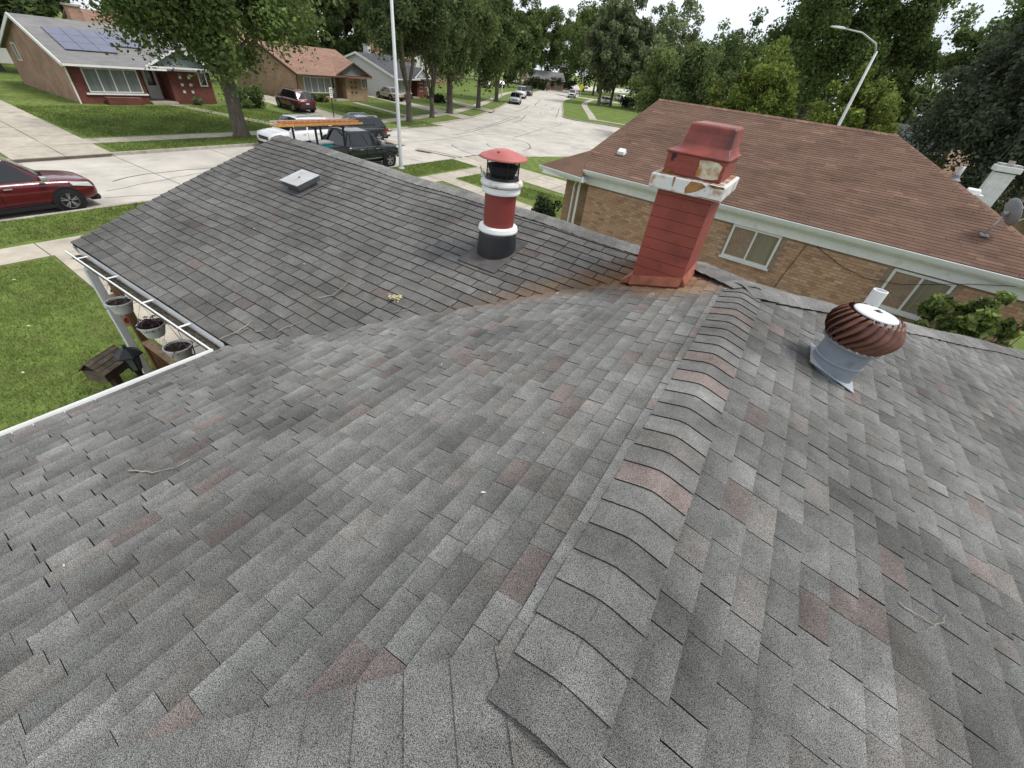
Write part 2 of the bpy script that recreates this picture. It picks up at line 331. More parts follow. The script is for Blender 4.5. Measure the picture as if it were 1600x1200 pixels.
# grass blades on the lawns close enough to show texture
def blades(name, polyfn, n, label, h=.07, wd=.012):
    P = polyfn(n); n = len(P); ang = rng.uniform(0, 2*np.pi, n); hh = h*rng.uniform(.5, 1.3, n); lean = rng.normal(0, .45, (n, 2))*hh[:, None]
    dx = np.c_[np.cos(ang), np.sin(ang)]*wd/2; V = np.zeros((n, 3, 3)); V[:, 0, :2] = P-dx; V[:, 1, :2] = P+dx; V[:, 2, :2] = P+lean; V[:, 2, 2] = hh
    pt = np.sin(P[:, 0]*1.3+np.sin(P[:, 1]*.9))*np.sin(P[:, 1]*1.7+P[:, 0]*.4)*.24
    t = (rng.uniform(.7, 1.25, n)+pt)[:, None]*np.array([1, 1, 1.0])+np.where(rng.uniform(0, 1, n)[:, None] < .1, np.array([.5, .1, .1]), 0)
    o = npmesh(name, V.reshape(-1, 3), np.arange(3*n).reshape(-1, 3), M_BLADE, None, np.repeat(t, 3, axis=0)); return tag(o, label, 'grass', kind='stuff')
def rects(*R):
    def fn(n):
        ar = np.array([(r[1]-r[0])*(r[3]-r[2]) for r in R]); k = rng.choice(len(R), n, p=ar/ar.sum()); R_ = np.array(R)
        return np.c_[rng.uniform(R_[k, 0], R_[k, 1]), rng.uniform(R_[k, 2], R_[k, 3])]
    return fn
blades('grass', rects((-16.2, -5, -5, 2.45), (-16.2, -8, 3.8, 5)), 130000, 'short mown grass on the lawn beside the porch', .055)
blades('grass', rects((-20, -17.8, -6, 24), (-16.3, -8.5, 13, 17.4), (-16.3, -9, 20, 22), (-19.8, -17.8, 27, 30)), 90000, 'short mown grass of the strip beside the near kerb', .06, .02)
blades('grass', rects((-44, -32.8, 9, 25), (-31, -28.9, 8.9, 23), (-46, -36.5, 31.5, 36), (-33.8, -31, 31.5, 36)), 90000, 'short mown grass in front of the brick houses', .07, .035)

# ================================================================ THE GREY ROOF
TP = .26; RX = .04; ZA = 4.1; YN = .45; YC = 4.2; XE = -3.90
zAl = lambda x: ZA+TP*(x-RX); zAr = lambda x: ZA-TP*(x-RX); zB = lambda y: 4.03+TP*(y-5.0)
house = empty('grey_roofed_house', (0, 0, 0), label='low house with weathered grey asphalt shingle roof, red chimney and turbine vent', cat='house')
K = (-.50, 4.82); E_ = (-8.24, 5.0); YE = 1.39; VB = (XE, 1.33)
NEARB = (XE, YN-(RX-XE))
wob = lambda x, y: .010*math.sin(1.7*x+.6)*math.sin(1.3*y+1.1)+.006*math.sin(3.9*x+2.2*y)
P3 = lambda x, y, f: (x, y, f(x, y))
fA = lambda x, y: zAl(x); fR = lambda x, y: zAr(x); fBn = lambda x, y: zB(y); fN = lambda x, y: ZA+TP*(y-YN); fFar = lambda x, y: zAl(x)*0+4.1-TP*(y-4.35)
C = (RX, YC); XR = RX+(RX-XE); HB = (XR, YC+XR-RX)
deck = MB()
polyA = [(RX, YN), C, K, VB, NEARB]
polyB = [(-7.50, YE), (-3.96, YE), K, E_]
polyR = [(RX, YN), (XR, YN-(XR-RX)), HB, C]
polyN = [(RX, YN), NEARB, (XR, YN-(XR-RX))]
def face(poly, f, dz=-.032): deck.add([(x, y, f(x, y)+dz) for x, y in poly], [tuple(range(len(poly)))])
face(polyA[::1][::-1] if False else polyA, fA); face(polyB, fBn); face(polyR, fR); face(polyN, fN)
far_e = 8.6; FZ = 2.78
me_roof = deck.build('roof', M_EDGE, house); me_roof['label'] = 'weathered grey asphalt shingle roof with hips and a valley'

FT = [(1.05, 1.05, 1.03)]*6
fs_ = MB().add([(C[0], C[1], 4.094), (K[0], K[1], 3.985), (E_[0], E_[1], 4.02), (-7.6, far_e, FZ), (HB[0]-.2, far_e, FZ), (HB[0], HB[1], zAr(XR)-.006)], [(0, 5, 4), (0, 4, 1), (1, 4, 3), (1, 3, 2)], FT)
fs_.build('rear_slope', M_SH, house)
def clip(poly, a, b):      # keep left of a->b (plan/uv)
    out = []; n = len(poly)
    def side(p): return (b[0]-a[0])*(p[1]-a[1])-(b[1]-a[1])*(p[0]-a[0])
    for i in range(n):
        p, q = poly[i], poly[(i+1) % n]; sp, sq = side(p), side(q)
        if sp >= 0: out.append(p)
        if (sp > 0) != (sq > 0) and abs(sp-sq) > 1e-9:
            t = sp/(sp-sq); out.append((p[0]+(q[0]-p[0])*t, p[1]+(q[1]-p[1])*t))
    return out
VD = np.array([K[0]-VB[0], K[1]-VB[1]]); VL = np.linalg.norm(VD); VD = VD/VL
def stain(x, y):
    s = (x-VB[0])*VD[0]+(y-VB[1])*VD[1]; d = abs((x-VB[0])*VD[1]-(y-VB[1])*VD[0])
    a = max(0, 1-d/(.10+.40*max(0, s/VL-.35)))*min(1, max(0, (s/VL-.36)*2.2))
    dc = math.hypot((x+.74)/1.15, (y-4.2)/.75); return min(1, max(a, max(0, 1.3-dc*1.9)))
def tint_pick(f, red, var):
    L = f*min(1.5, max(.55, random.gauss(1, var))); r = random.random()
    if r < red: h = (1.0, .87, .85)
    elif r < red+.10: h = (1.03, .99, .96)
    elif r < red+.24: h = (.985, 1.01, 1.0)
    else: h = (1, 1, 1)
    return tuple(L*k for k in h)
MAT_NOW = 0
PIECES = []     # (verts, tints, score)
EXPO = .130
def lay(poly, f, course_axis, sgn, f0, red, var, thick=(.006, .010), wmin=.11, wmax=.27, gap=.6, redfn=None, holes=(), xf=None, st=True, expo=EXPO, gapw=.006, hump=False, shade_tint=0.0):
    """lay shingles: courses run along course_axis; sgn = down-slope direction on the other axis"""
    ci = 0 if course_axis == 'x' else 1; di = 1-ci; cs = 1/math.sqrt(1+TP*TP); ex = expo*cs
    lo = min(p[di] for p in poly); hi = max(p[di] for p in poly); cl = min(p[ci] for p in poly); ch = max(p[ci] for p in poly)
    pc = poly if sum(poly[i][0]*poly[(i+1) % len(poly)][1]-poly[(i+1) % len(poly)][0]*poly[i][1] for i in range(len(poly))) > 0 else poly[::-1]
    n = int((hi-lo)/ex)+1; eave = hi if sgn > 0 else lo
    for k in range(n):
        vb = eave-sgn*(k*ex); vt = vb-sgn*(ex+.016)           # butt line, upper line (tucked under the next course)
        u = cl-random.uniform(0, wmax)
        while u < ch:
            wd = random.uniform(wmin, wmax); th = random.uniform(*thick); gp = gapw*random.choice([1, .85, .65]) if random.random() < gap else .0008
            gp *= (.5 if sgn < 0 else .68) if (math.hypot(vb if ci else u, u if ci else vb) < 1.9 and xf is None) else 1
            jit = random.uniform(-.003, .003)
            q = [(u+gp, vb+jit), (u+wd, vb+jit), (u+wd, vt), (u+gp, vt)]
            pl = [(a, b) if ci == 0 else (b, a) for a, b in q]; u += wd
            ar = sum(pl[i][0]*pl[(i+1) % 4][1]-pl[(i+1) % 4][0]*pl[i][1] for i in range(4))
            if ar < 0: pl = pl[::-1]
            for i in range(len(pc)):
                pl = clip(pl, pc[i], pc[(i+1) % len(pc)])
                if len(pl) < 3: break
            if len(pl) < 3: continue
            cx, cy = sum(p[0] for p in pl)/len(pl), sum(p[1] for p in pl)/len(pl)
            if any(h[0] < cx < h[1] and h[2] < cy < h[3] for h in holes): continue
            t = tint_pick(f0, redfn(cx, cy) if redfn else red, var)
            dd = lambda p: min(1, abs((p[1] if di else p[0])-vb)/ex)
            if hump:      # slightly cupped tab: rises from under the next course, rolls down to its butt edge
                lift = lambda p: .003+th*((.5+.5*dd(p)/.42) if dd(p) < .42 else 1-(dd(p)-.42)/.58)
                vm = vb-sgn*ex*.42; ma, mb_ = ((cl-9, vm), (ch+9, vm)) if ci == 0 else ((vm, cl-9), (vm, ch+9))
                subs = [s_ for s_ in (clip(pl, ma, mb_), clip(pl, mb_, ma)) if len(s_) > 2]
            else:
                lift = lambda p: .002+th*max(0, 1-dd(p)); subs = [pl]
            V = []; F = []; tc_ = []; tops_ = []
            for sp_ in subs:
                m = len(sp_); k0 = len(V); top = []; bot = []; tt = []
                for p in sp_:
                    z = f(*p)+(wob(*p) if st else 0); top.append((p[0], p[1], z+lift(p))); bot.append((p[0], p[1], z-.004))
                    s = stain(*p) if st else 0; k_ = (1+shade_tint)-2*shade_tint*dd(p); tt.append(tuple(k_*a*(1-s)+s*b for a, b in zip(t, (1.25*t[0]+.25, .72*t[0]+.10, .32*t[0]+.04))))  # course shading painted into the tint: darker under the overlap, lighter at the butt
                tops_.append(len(F)); V += bot+top; tc_ += tt+tt
                F += [tuple(range(k0+m, k0+2*m))]+[(k0+i, k0+(i+1) % m, k0+m+(i+1) % m, k0+m+i) for i in range(m)]
            c = np.array([cx, cy, f(cx, cy)]); c = c if xf is None else xf(c); px, py = proj(c); area = abs(ar)*pxm(c)**2
            vis = -60 < px < 1660 and 100 < py < 1260 and (c-CAM)@CF > .3
            PIECES.append((V, F, tc_, area if vis else 0, tops_, MAT_NOW))
random.seed(11)
polyA2 = [(RX, YN), C, (K[0]-.09, K[1]+.09), (VB[0], VB[1]+.2), NEARB]; polyB2 = [(-7.50, YE), (-3.72, YE), (K[0]+.12, K[1]-.06), E_]
lay(polyA2, fA, 'y', -1, 1.0, .05, .115, redfn=lambda x, y: .085 if x > -2.0 else .03, holes=[(-1.0, -.48, 4.03, 4.7)], gapw=.0052, gap=.72, thick=(.008, .013), shade_tint=.17, expo=.110, wmax=.235)
MAT_NOW = 1
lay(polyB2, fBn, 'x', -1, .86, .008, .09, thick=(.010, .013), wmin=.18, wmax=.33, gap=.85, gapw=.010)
MAT_NOW = 0
lay(polyR, fR, 'y', 1, .97, .04, .115, gap=.85, gapw=.0078, wmax=.25, thick=(.008, .013), shade_tint=.13)
lay(polyN, fN, 'x', -1, 1.0, .04, .10, shade_tint=.1)
PIECES.sort(key=lambda p: -p[3])
def setmi(o, nface_top):       # faces listed in nface_top keep the granule material, all others are black asphalt edge
    o.data.materials.append(M_EDGE)
    mi = np.ones(len(o.data.polygons), 'i'); mi[nface_top] = 0; o.data.polygons.foreach_set('material_index', mi)
for V, F, T, a, m, mm in PIECES[:300]:
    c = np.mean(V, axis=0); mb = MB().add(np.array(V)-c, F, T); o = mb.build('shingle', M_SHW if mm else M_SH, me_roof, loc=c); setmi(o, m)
for mm in (0, 1):
    rest = MB(); tops = []
    for V, F, T, a, m, m2 in PIECES[300:]:
        if m2 == mm: tops += [len(rest.f)+i for i in m]; rest.add(V, F, T)
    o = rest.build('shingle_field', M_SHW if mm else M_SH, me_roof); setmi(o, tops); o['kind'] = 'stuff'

def caps(p0, p1, nl, nr, f0, red, parent, expo=.142, half=.165, name='ridge_cap', m=None, lift=.009, wb=1.0, pink=()):
    """folded cap shingles from p0 (lowest lap) to p1; nl/nr = slope drop per metre on the two sides"""
    p0, p1 = np.array(p0, float), np.array(p1, float); D = p1-p0; L = np.linalg.norm(D); D /= L
    sd = np.cross(D, (0, 0, 1.0)); sd /= np.linalg.norm(sd); n = int(L/expo)
    prof = [(-1, 1), (-.55, .52), (-.22, .17), (0, .05), (.22, .17), (.55, .52), (1, 1)]
    for k in range(n+1):
        a = p0+D*k*expo; b = a+D*(expo+.03); t = tint_pick(f0, red, .10) if k not in pink else (1.10, .92, .885); hw = half*random.uniform(.98, 1.02); rows = []
        for c, lf in ((a, lift+.010), (b, lift+.001)):
            for s, dr in prof:
                sl = nl if s < 0 else nr; rows.append(c+sd*s*hw+np.array([0, 0, -abs(dr)*hw*sl+lf+wb*wob(*(c[:2]))]))
        low = [r-np.array([0, 0, .006]) for r in rows]; c0 = np.mean(rows, axis=0); V = [r-c0 for r in low+rows]
        F = [(14+i, 15+i, 22+i, 21+i) for i in range(6)]+[(i, i+1, 15+i, 14+i) for i in range(6)]+[(0, 14, 21, 7), (6, 13, 20+7, 20)]
        F[-1] = (6, 13, 27, 20)
        o = MB().add(V, F, [t]*28).build(name, m or M_CAP, parent, loc=c0, smooth=False); setmi(o, list(range(6)))
caps((RX, YN-.12, ZA), (RX, YC-.10, ZA), TP, TP, 1.0, .02, me_roof, pink=(7, 14, 16, 22))
caps((-1.55, YN-1.59, fN(0, YN-1.59)), (RX-.03, YN-.03, ZA-.01), TP*.75, TP*.75, 1.0, .02, me_roof, name='hip_cap')
caps((HB[0], HB[1], zAr(XR)), (RX+.05, YC+.05, ZA), TP*.75, TP*.75, 1.05, .01, me_roof, name='hip_cap', half=.18)
caps((E_[0], E_[1], 4.03), (K[0]-.02, K[1], 3.99), TP, TP, .95, 0, me_roof, name='ridge_cap', half=.17)
caps((K[0]-.05, K[1], 3.985), (RX-.02, YC+.06, ZA-.004), .10, .12, 1.0, 0, me_roof, name='hip_cap', half=.17, lift=.02)

# gutters, fascia, soffit and walls of the grey house
def gutter(name, a, b, out, parent, m=M_WHITEMET, wd=.125, ht=.11, debris=False):
    """open K-profile trough from a to b; out = unit vector away from the wall; points are the outer top edge"""
    a, b, out = np.array(a, float), np.array(b, float), np.array(out, float); prof = [(0, 0), (-.012, .004), (-.018, -.01), (-.03, -ht*.55), (-.05, -ht), (-wd, -ht), (-wd, .01), (-wd-.006, .01), (-wd-.006, -ht-.006), (-.046, -ht-.006), (-.02, -ht*.55), (-.002, -.012)]
    V = [p+out*o_+np.array([0, 0, z]) for p in (a, b) for o_, z in prof]; n = len(prof)
    F = [(i, (i+1) % n, n+(i+1) % n, n+i) for i in range(n)]+[tuple(range(n))[::-1], tuple(range(n, 2*n))]
    return MB().add(V, F).build(name, m, parent)
ga = onz(328, 546, 3.06); GX = float(ga[0]); GYB = 1.262
gutter('gutter', (GX, -6, 3.062), (GX, GYB+.02, 3.062), (-1, 0, 0), house)
gB = gutter('gutter', (-7.33, GYB, 3.06), (GX+.01, GYB, 3.06), (0, -1, 0), house)
for x in (-7.0, -6.2, -5.35, -4.6): MB().box(x-.012, x+.012, GYB-.004, GYB+.13, 3.052, 3.058).build('gutter_strap', M_WHITEMET, house)
rngd = random.Random(3); d = MB()
for i in range(420):
    x = rngd.uniform(-7.3, -4.05); y = GYB+.06+rngd.gauss(0, .022); z = 3.0+rngd.uniform(-.03, .012); a = rngd.uniform(0, 6.28); s = rngd.uniform(.008, .026)
    d.add([(x+s*math.cos(a+k*1.57)*(.5 if k % 2 else 1), y+s*math.sin(a+k*1.57)*(.5 if k % 2 else 1), z+rngd.uniform(-.008, .008)) for k in range(4)], [(0, 1, 2, 3)])
d.box(-7.32, GX, GYB+.03, GYB+.115, 2.96, 2.985)
d.box(GX+.014, GX+.118, -6, GYB, 2.97, 3.03)
for i in range(300):
    y = rngd.uniform(-6, GYB); x = GX+.07+rngd.gauss(0, .02); a = rngd.uniform(0, 6.28); s = rngd.uniform(.008, .022)
    d.add([(x+s*math.cos(a+k*1.57), y+s*math.sin(a+k*1.57), 3.035+rngd.uniform(-.006, .008)) for k in range(4)], [(0, 1, 2, 3)])
o = d.build('gutter_debris', mat('leaf_litter', (.055, .047, .036), .95, .5, 30, rnd=.1), gB); o['kind'] = 'stuff'
MB().box(XE-.016, XE+.05, -3.4, GYB+.1, zAl(XE)-.012, zAl(XE)-.004).build('drip_edge', M_WHITE, house)
M_DKBRICK = brickmat('dark_red_brick', (.13, .045, .032), (.09, .035, .028), (.13, .10, .085))
wl = MB().box(-7.2, -3.4, 2.4, 8.0, 0, 2.88).box(-3.4, 3.5, -6, 8.0, 0, 2.88); wl.build('wall', M_DKBRICK, house)
MB().box(-7.25, GX+.18, GYB+.134, 2.4, 2.885, 2.91).box(GX+.135, -3.4, -6, GYB+.13, 2.885, 2.91).build('soffit', M_WHITE, house)
MB().box(-7.3, GX+.14, GYB+.133, GYB+.15, 2.91, 3.04).box(GX+.133, GX+.15, -6, GYB+.13, 2.91, 3.04).build('fascia', M_WHITE, house)
MB().bar((-7.46, YE, zB(YE)-.09), (-8.18, 5.0, 3.93), .03, .10).build('rake_board', M_WHITE, house)
pp = (-7.05, 1.33)
post = MB().box(pp[0]-.045, pp[0]+.045, pp[1]-.045, pp[1]+.045, .12, 2.9).build('porch_post', M_WHITE, house, bevel=.008)
MB().box(-7.6, -3.42, 1.22, 2.39, 0, .14).build('porch_floor', M_CONC, house)
M_WOOD = mat('brown_wood', (.20, .105, .055), .75, .3, 12, .3, 60, stretch=(1, 1, .2)); M_WOODT = mat('weathered_rail_wood', (.30, .20, .12), .8, .3, 10, .3, 60)
br = onz(224, 530, 1.05); bx, by = float(br[0]), float(br[1])
rl = empty('porch_railing', (bx, by, 0), label='brown wooden railing with balusters beside the porch', cat='railing')
MB().box(-.05, .05, -.05, .05, 0, 2.15).build('post', M_WOOD, rl, bevel=.006)
MB().box(.05, 3.6, -.06, .06, 1.0, 1.045).build('top_rail', M_WOODT, rl, bevel=.006)
MB().box(.05, 3.6, -.025, .025, .18, .23).build('bottom_rail', M_WOOD, rl)
for i in range(26): MB().box(.14+i*.13, .175+i*.13, -.02, .02, .23, 1.0).build('baluster', M_WOOD, rl)
# ================================================================ ROOF FITTINGS
M_REDP = mat('red_paint', (.26, .060, .042), .55, .14, 5, .25, 60, dirt=(.15, .035, .03), dscale=4, dpos=(.55, .8), spec=.35)
M_REDL = mat('faded_red_paint', (.42, .12, .105), .5, .12, 6, dirt=(.24, .06, .05), dscale=5, dpos=(.55, .8), spec=.4)
M_RUSTW = mat('peeling_white_metal', (.66, .66, .63), .5, .06, 6, .2, 30, dirt=(.33, .16, .05), dscale=5.5, dpos=(.54, .67))
M_RUST = mat('rusty_metal', (.22, .085, .03), .9, .4, 14, .5, 60)
ch = tag(empty('chimney', (-.74, 4.36, 3.7)), 'square red painted brick chimney with rusty white ledge and red metal cap'); ch.parent = house
cx0, cx1, cy0, cy1 = -.236, .240, -.30, .30
MB().box(cx0+.012, cx1-.012, cy0+.012, cy1-.012, -.15, 1.07).build('core', mat('red_mortar', (.30, .085, .075), .7, .2, 8), ch)
ci = 0; hc = .096
def cbrick(x0, x1, y0, y1, z0, z1):
    c = np.array([(x0+x1)/2, (y0+y1)/2, (z0+z1)/2]); e = [(k-c) for k in np.array([(x0, y0, z0), (x1, y1, z1)])]; j = random.uniform(-.0008, .0008)
    MB().box(e[0][0]+j, e[1][0]+j, e[0][1]-j, e[1][1]-j, e[0][2], e[1][2]).build('brick', M_REDP, ch, loc=c)
for k in range(13):
    z0 = -.12+k*hc; z1 = min(z0+hc-.004, 1.068)
    cut = [cx0, cx0+.24, cx1] if k % 2 else [cx0, cx0+.12, cx0+.36, cx1]
    for a, b in zip(cut[:-1], cut[1:]):
        cbrick(a+.0001, b-.0001, cy0, cy0+.09, z0, z1); cbrick(a+.0001, b-.0001, cy1-.09, cy1, z0, z1)
    cut = [cy0+.094, cy0+.3, cy1-.094] if k % 2 else [cy0+.094, cy0+.2, cy1-.2, cy1-.094]
    for a, b in zip(cut[:-1], cut[1:]):
        cbrick(cx0, cx0+.09, a+.0001, b-.0001, z0, z1); cbrick(cx1-.09, cx1, a+.0001, b-.0001, z0, z1)
# white sheet metal ledge: four folded sides and a top
lx0, lx1, ly0, ly1 = -.315, .315, -.375, .375
MB().box(lx0, lx1, ly0, ly1, 1.078, 1.195).build('ledge', M_RUSTW, ch, bevel=.012)
MB().box(lx0+.03, lx1-.03, ly0+.03, ly1-.03, 1.1955, 1.200).build('ledge_top', mat('rusty_ledge', (.30, .15, .07), .85, .4, 9, dirt=(.55, .53, .5), dscale=7, dpos=(.55, .62)), ch)
ub = MB(); B0 = (-.245, .245, -.305, .30)
ub.box(B0[0], B0[1], B0[2], B0[3], 1.20, 1.365).build('flashing_box', M_REDP, ch, bevel=.01)
for k in (1.255, 1.31): MB().box(B0[0]-.002, B0[1]+.002, B0[2]-.003, B0[2]+.01, k, k+.003).build('seam', MATS['red_mortar'], ch)
# peeled patch with rust on the front of the box, and the small hole
pp_ = [(.035, 1.222), (.10, 1.212), (.175, 1.218), (.218, 1.23), (.215, 1.28), (.222, 1.325), (.18, 1.345), (.10, 1.35), (.03, 1.34), (.04, 1.30), (.032, 1.26)]
MB().add([(x, B0[2]-.0035, z) for x, z in pp_], [tuple(range(len(pp_)))]).build('peeled_patch', mat('peeled_patch_metal', (.56, .50, .38), .6, .2, 14, dirt=(.36, .16, .04), dscale=11, dpos=(.47, .62)), ch)
hp = [(-.205, 1.355), (-.165, 1.352), (-.168, 1.325), (-.182, 1.32), (-.188, 1.295), (-.202, 1.30)]
MB().add([(x, B0[2]-.004, z) for x, z in hp], [tuple(range(len(hp)))]).build('hole', M_BLACK, ch)
rsp = [(-.245, 1.20), (-.14, 1.202), (-.15, 1.222), (-.19, 1.235), (-.245, 1.228)]
MB().add([(x, B0[2]-.0038, z) for x, z in rsp], [tuple(range(len(rsp)))]).build('rust_patch', M_RUST, ch)
# rust runs on the ledge front
for k, q in enumerate([[(.03, 1.19), (.12, 1.193), (.16, 1.17), (.11, 1.13), (.06, 1.105), (.01, 1.09), (.0, 1.13)], [(.16, 1.194), (.3, 1.194), (.305, 1.18), (.22, 1.172)], [(-.12, 1.194), (-.10, 1.194), (-.105, 1.12), (-.112, 1.12)], [(.12, 1.085), (.31, 1.085), (.30, 1.092), (.14, 1.093)]]):
    MB().add([(x, ly0-.0025, z) for x, z in q], [tuple(range(len(q)))[::-1] if False else tuple(range(len(q)))]).build('rust_run', mat('rust_run_stain', (.34, .17, .06), .85, .3, 18, dirt=(.12, .055, .03), dscale=12, dpos=(.5, .62)), ch)
lid = MB(); R = [(1.36, .262, .318, 0, 0), (1.378, .262, .318, 0, 0), (1.386, .232, .28, .01, .02), (1.405, .215, .25, .015, .03), (1.435, .200, .228, .02, .04), (1.52, .188, .212, .022, .045), (1.572, .184, .208, .022, .045), (1.585, .168, .19, .022, .045)]
for z, a, b, ox, oy in R: lid.v += [(ox-a, oy-b, z), (ox+a, oy-b, z), (ox+a, oy+b, z), (ox-a, oy+b, z)]
for i in range(len(R)-1): lid.f += [(4*i+j, 4*i+(j+1) % 4, 4*i+4+(j+1) % 4, 4*i+4+j) for j in range(4)]
lid.f += [(3, 2, 1, 0), tuple(4*(len(R)-1)+j for j in range(4))]
lid.build('cap', mat('cap_red_paint', (.26, .060, .045), .45, .2, 4, dirt=(.10, .03, .028), dscale=3.2, dpos=(.45, .7), spec=.4), ch, bevel=.008)
# skirt flashing at the chimney foot
fl = MB()
for (a, b, o1) in [((cx0, cy0), (cx1, cy0), (0, -1)), ((cx0, cy1), (cx0, cy0), (-1, 0)), ((cx1, cy0), (cx1, cy1), (1, 0))]:
    zz = lambda x, y: zAl(x-.74)-3.7+.02
    w_ = .045 if o1 != (-1, 0) else .11
    fl.hexa([(a[0], a[1], zz(*a)), (b[0], b[1], zz(*b)), (b[0]+o1[0]*w_, b[1]+o1[1]*w_, zz(b[0]+o1[0]*w_, 0)+.003), (a[0]+o1[0]*w_, a[1]+o1[1]*w_, zz(a[0]+o1[0]*w_, 0)+.003)][::-1]+
            [(a[0], a[1], zz(*a)+.09), (b[0], b[1], zz(*b)+.09), (b[0]+o1[0]*w_, b[1]+o1[1]*w_, zz(b[0]+o1[0]*w_, 0)+.012), (a[0]+o1[0]*w_, a[1]+o1[1]*w_, zz(a[0]+o1[0]*w_, 0)+.012)][::-1])
fl.build('flashing', mat('rust_red_flashing', (.26, .085, .05), .7, .3, 8, dirt=(.20, .085, .04), dscale=9, dpos=(.5, .65)), ch)

# round flue
FP = onpl(770, 395, (0, 5, 4.03), (0, -TP, 1)); fx, fy = float(FP[0]), float(FP[1])+.07; fz = zB(fy)
fu = tag(empty('flue', (fx, fy, fz)), 'round red flue pipe with white collars and domed red rain cap'); fu.parent = house
slope = lambda y: TP*y
fp = MB(); a = .26; y0, y1 = -.40, .28
fp.hexa([(-a, y0, slope(y0)+.012), (a, y0, slope(y0)+.012), (a, y1, slope(y1)+.012), (-a, y1, slope(y1)+.012), (-a, y0, slope(y0)+.017), (a, y0, slope(y0)+.017), (a, y1, slope(y1)+.017), (-a, y1, slope(y1)+.017)])
fp.build('flashing_plate', mat('dark_flashing', (.075, .07, .068), .8, .3, 8, dirt=(.13, .10, .085), dscale=6, dpos=(.55, .75)), fu)
MB().lathe([(.232, -.06), (.228, .02), (.222, .12), (.212, .2), (.205, .26), (.16, .27)], n=40).build('boot', mat('black_boot', (.022, .023, .027), .35, .2, 6, spec=.5), fu, smooth=True)
z_ = lambda z: z-fz+0
MB().lathe([(.17, z_(4.0)), (.222, z_(4.0)), (.226, z_(4.015)), (.216, z_(4.05)), (.165, z_(4.062))], n=40).build('collar', M_WHITE, fu, smooth=False)
MB().lathe([(.173, z_(4.03)), (.173, z_(4.45))], n=40).build('pipe', mat('red_pipe_paint', (.215, .04, .032), .35, .12, 5, spec=.5), fu, smooth=True)
MB().lathe([(.16, z_(4.40)), (.205, z_(4.405)), (.21, z_(4.42)), (.208, z_(4.468)), (.16, z_(4.47))], n=40).build('collar', M_WHITE, fu)
MB().lathe([(.16, z_(4.478)), (.226, z_(4.482)), (.23, z_(4.50)), (.222, z_(4.522)), (.19, z_(4.535)), (.17, z_(4.537))], n=40).build('collar', M_RUSTW, fu)
MB().lathe([(.185, z_(4.537)), (.17, z_(4.56)), (.10, z_(4.575)), (.10, z_(4.58))], n=32, cap1=True).build('screen_floor', M_BLACK, fu)
MB().lathe([(.05, z_(4.575)), (.135, z_(4.585)), (.165, z_(4.665)), (.16, z_(4.665)), (.125, z_(4.592)), (.05, z_(4.585))], n=32).build('inner_cup', M_BLACK, fu)
for k in range(6):
    t = k*math.pi/3+.35; p = (.172*math.cos(t), .172*math.sin(t)); MB().tube([(p[0], p[1], z_(4.53)), (p[0], p[1], z_(4.745))], .006, 6).build('cage_post', M_BLACK, fu)
wm = MB()
for k in range(44):      # expanded metal mesh, two crossing families of wires
    for s in (-1, 1):
        t0 = 2*math.pi*k/44; wm.tube([(.17*math.cos(t0+s*j*.11), .17*math.sin(t0+s*j*.11), z_(4.535)+j*.052) for j in range(5)], .0014, 3, False)
wm.build('cage_mesh', M_BLACK, fu)
MB().lathe([(.0, z_(4.815)), (.06, z_(4.81)), (.10, z_(4.80)), (.105, z_(4.793)), (.165, z_(4.782)), (.17, z_(4.775)), (.235, z_(4.755)), (.258, z_(4.735)), (.254, z_(4.73)), (.22, z_(4.742)), (.0, z_(4.775))], n=48).build('rain_cap', M_REDL, fu, smooth=True)
MB().lathe([(.012, 0), (.012, .012), (0, .014)], (0.01, -.12, z_(4.79)), 8).build('bolt', M_REDP, fu)
MB().bar((-.20, -.06, z_(4.50)), (-.235, -.08, z_(4.62)), .03, .008).build('tag_strip', mat('yellow_tag', (.55, .45, .08), .6, .2, 40), fu)
MB().tube([(-.205, -.06, z_(4.53)), (-.215, -.07, z_(4.575))], .022, 8).build('clamp', M_RUSTW, fu)

# turbine vent
tx, ty = .850, 3.626; tz = zAr(tx)
tv = tag(empty('turbine_vent', (tx, ty, tz)), 'round turbine roof vent with brown blades on a grey metal collar'); tv.parent = house; tv.rotation_euler = (-.02, .07, 0); tv.scale = (.93, .93, .95)
M_GREYM = mat('grey_painted_metal', (.20, .225, .26), .4, .12, 5, spec=.5, dirt=(.12, .13, .15), dscale=6, dpos=(.6, .8))
M_BLADEB = mat('brown_painted_blade', (.140, .056, .034), .5, .3, 9, dirt=(.06, .03, .025), dscale=8, dpos=(.55, .75), spec=.4); M_ZINC = mat('dull_zinc', (.34, .34, .34), .45, .15, 10, metal=.5)
rp_ = MB(); a = .195; zz = lambda x: -TP*x+.016
rp_.hexa([(-a, -a, zz(-a)), (a, -a, zz(a)), (a, a, zz(a)), (-a, a, zz(-a)), (-a, -a, zz(-a)+.005), (a, -a, zz(a)+.005), (a, a, zz(a)+.005), (-a, a, zz(-a)+.005)])
rp_.build('base_flange', mat('flange_metal', (.34, .36, .39), .5, .1, 5, dirt=(.40, .33, .2), dscale=5, dpos=(.58, .7)), tv)
MB().lathe([(.182, -.07), (.178, .10), (.184, .105), (.184, .115), (.178, .12), (.176, .255), (.184, .262), (.184, .272), (.17, .274)], n=44).build('collar', M_GREYM, tv, smooth=False)
MB().lathe([(.17, .2), (.17, .30)], n=32, cap1=True).build('inner_drum', M_BLACK, tv)
nb = 24; Z0, Z1 = .260, .525
MB().lathe([(.175, Z0), (.218, Z0), (.222, Z0+.012), (.205, Z0+.016), (.17, Z0+.014)], n=44).build('bottom_ring', M_ZINC, tv)
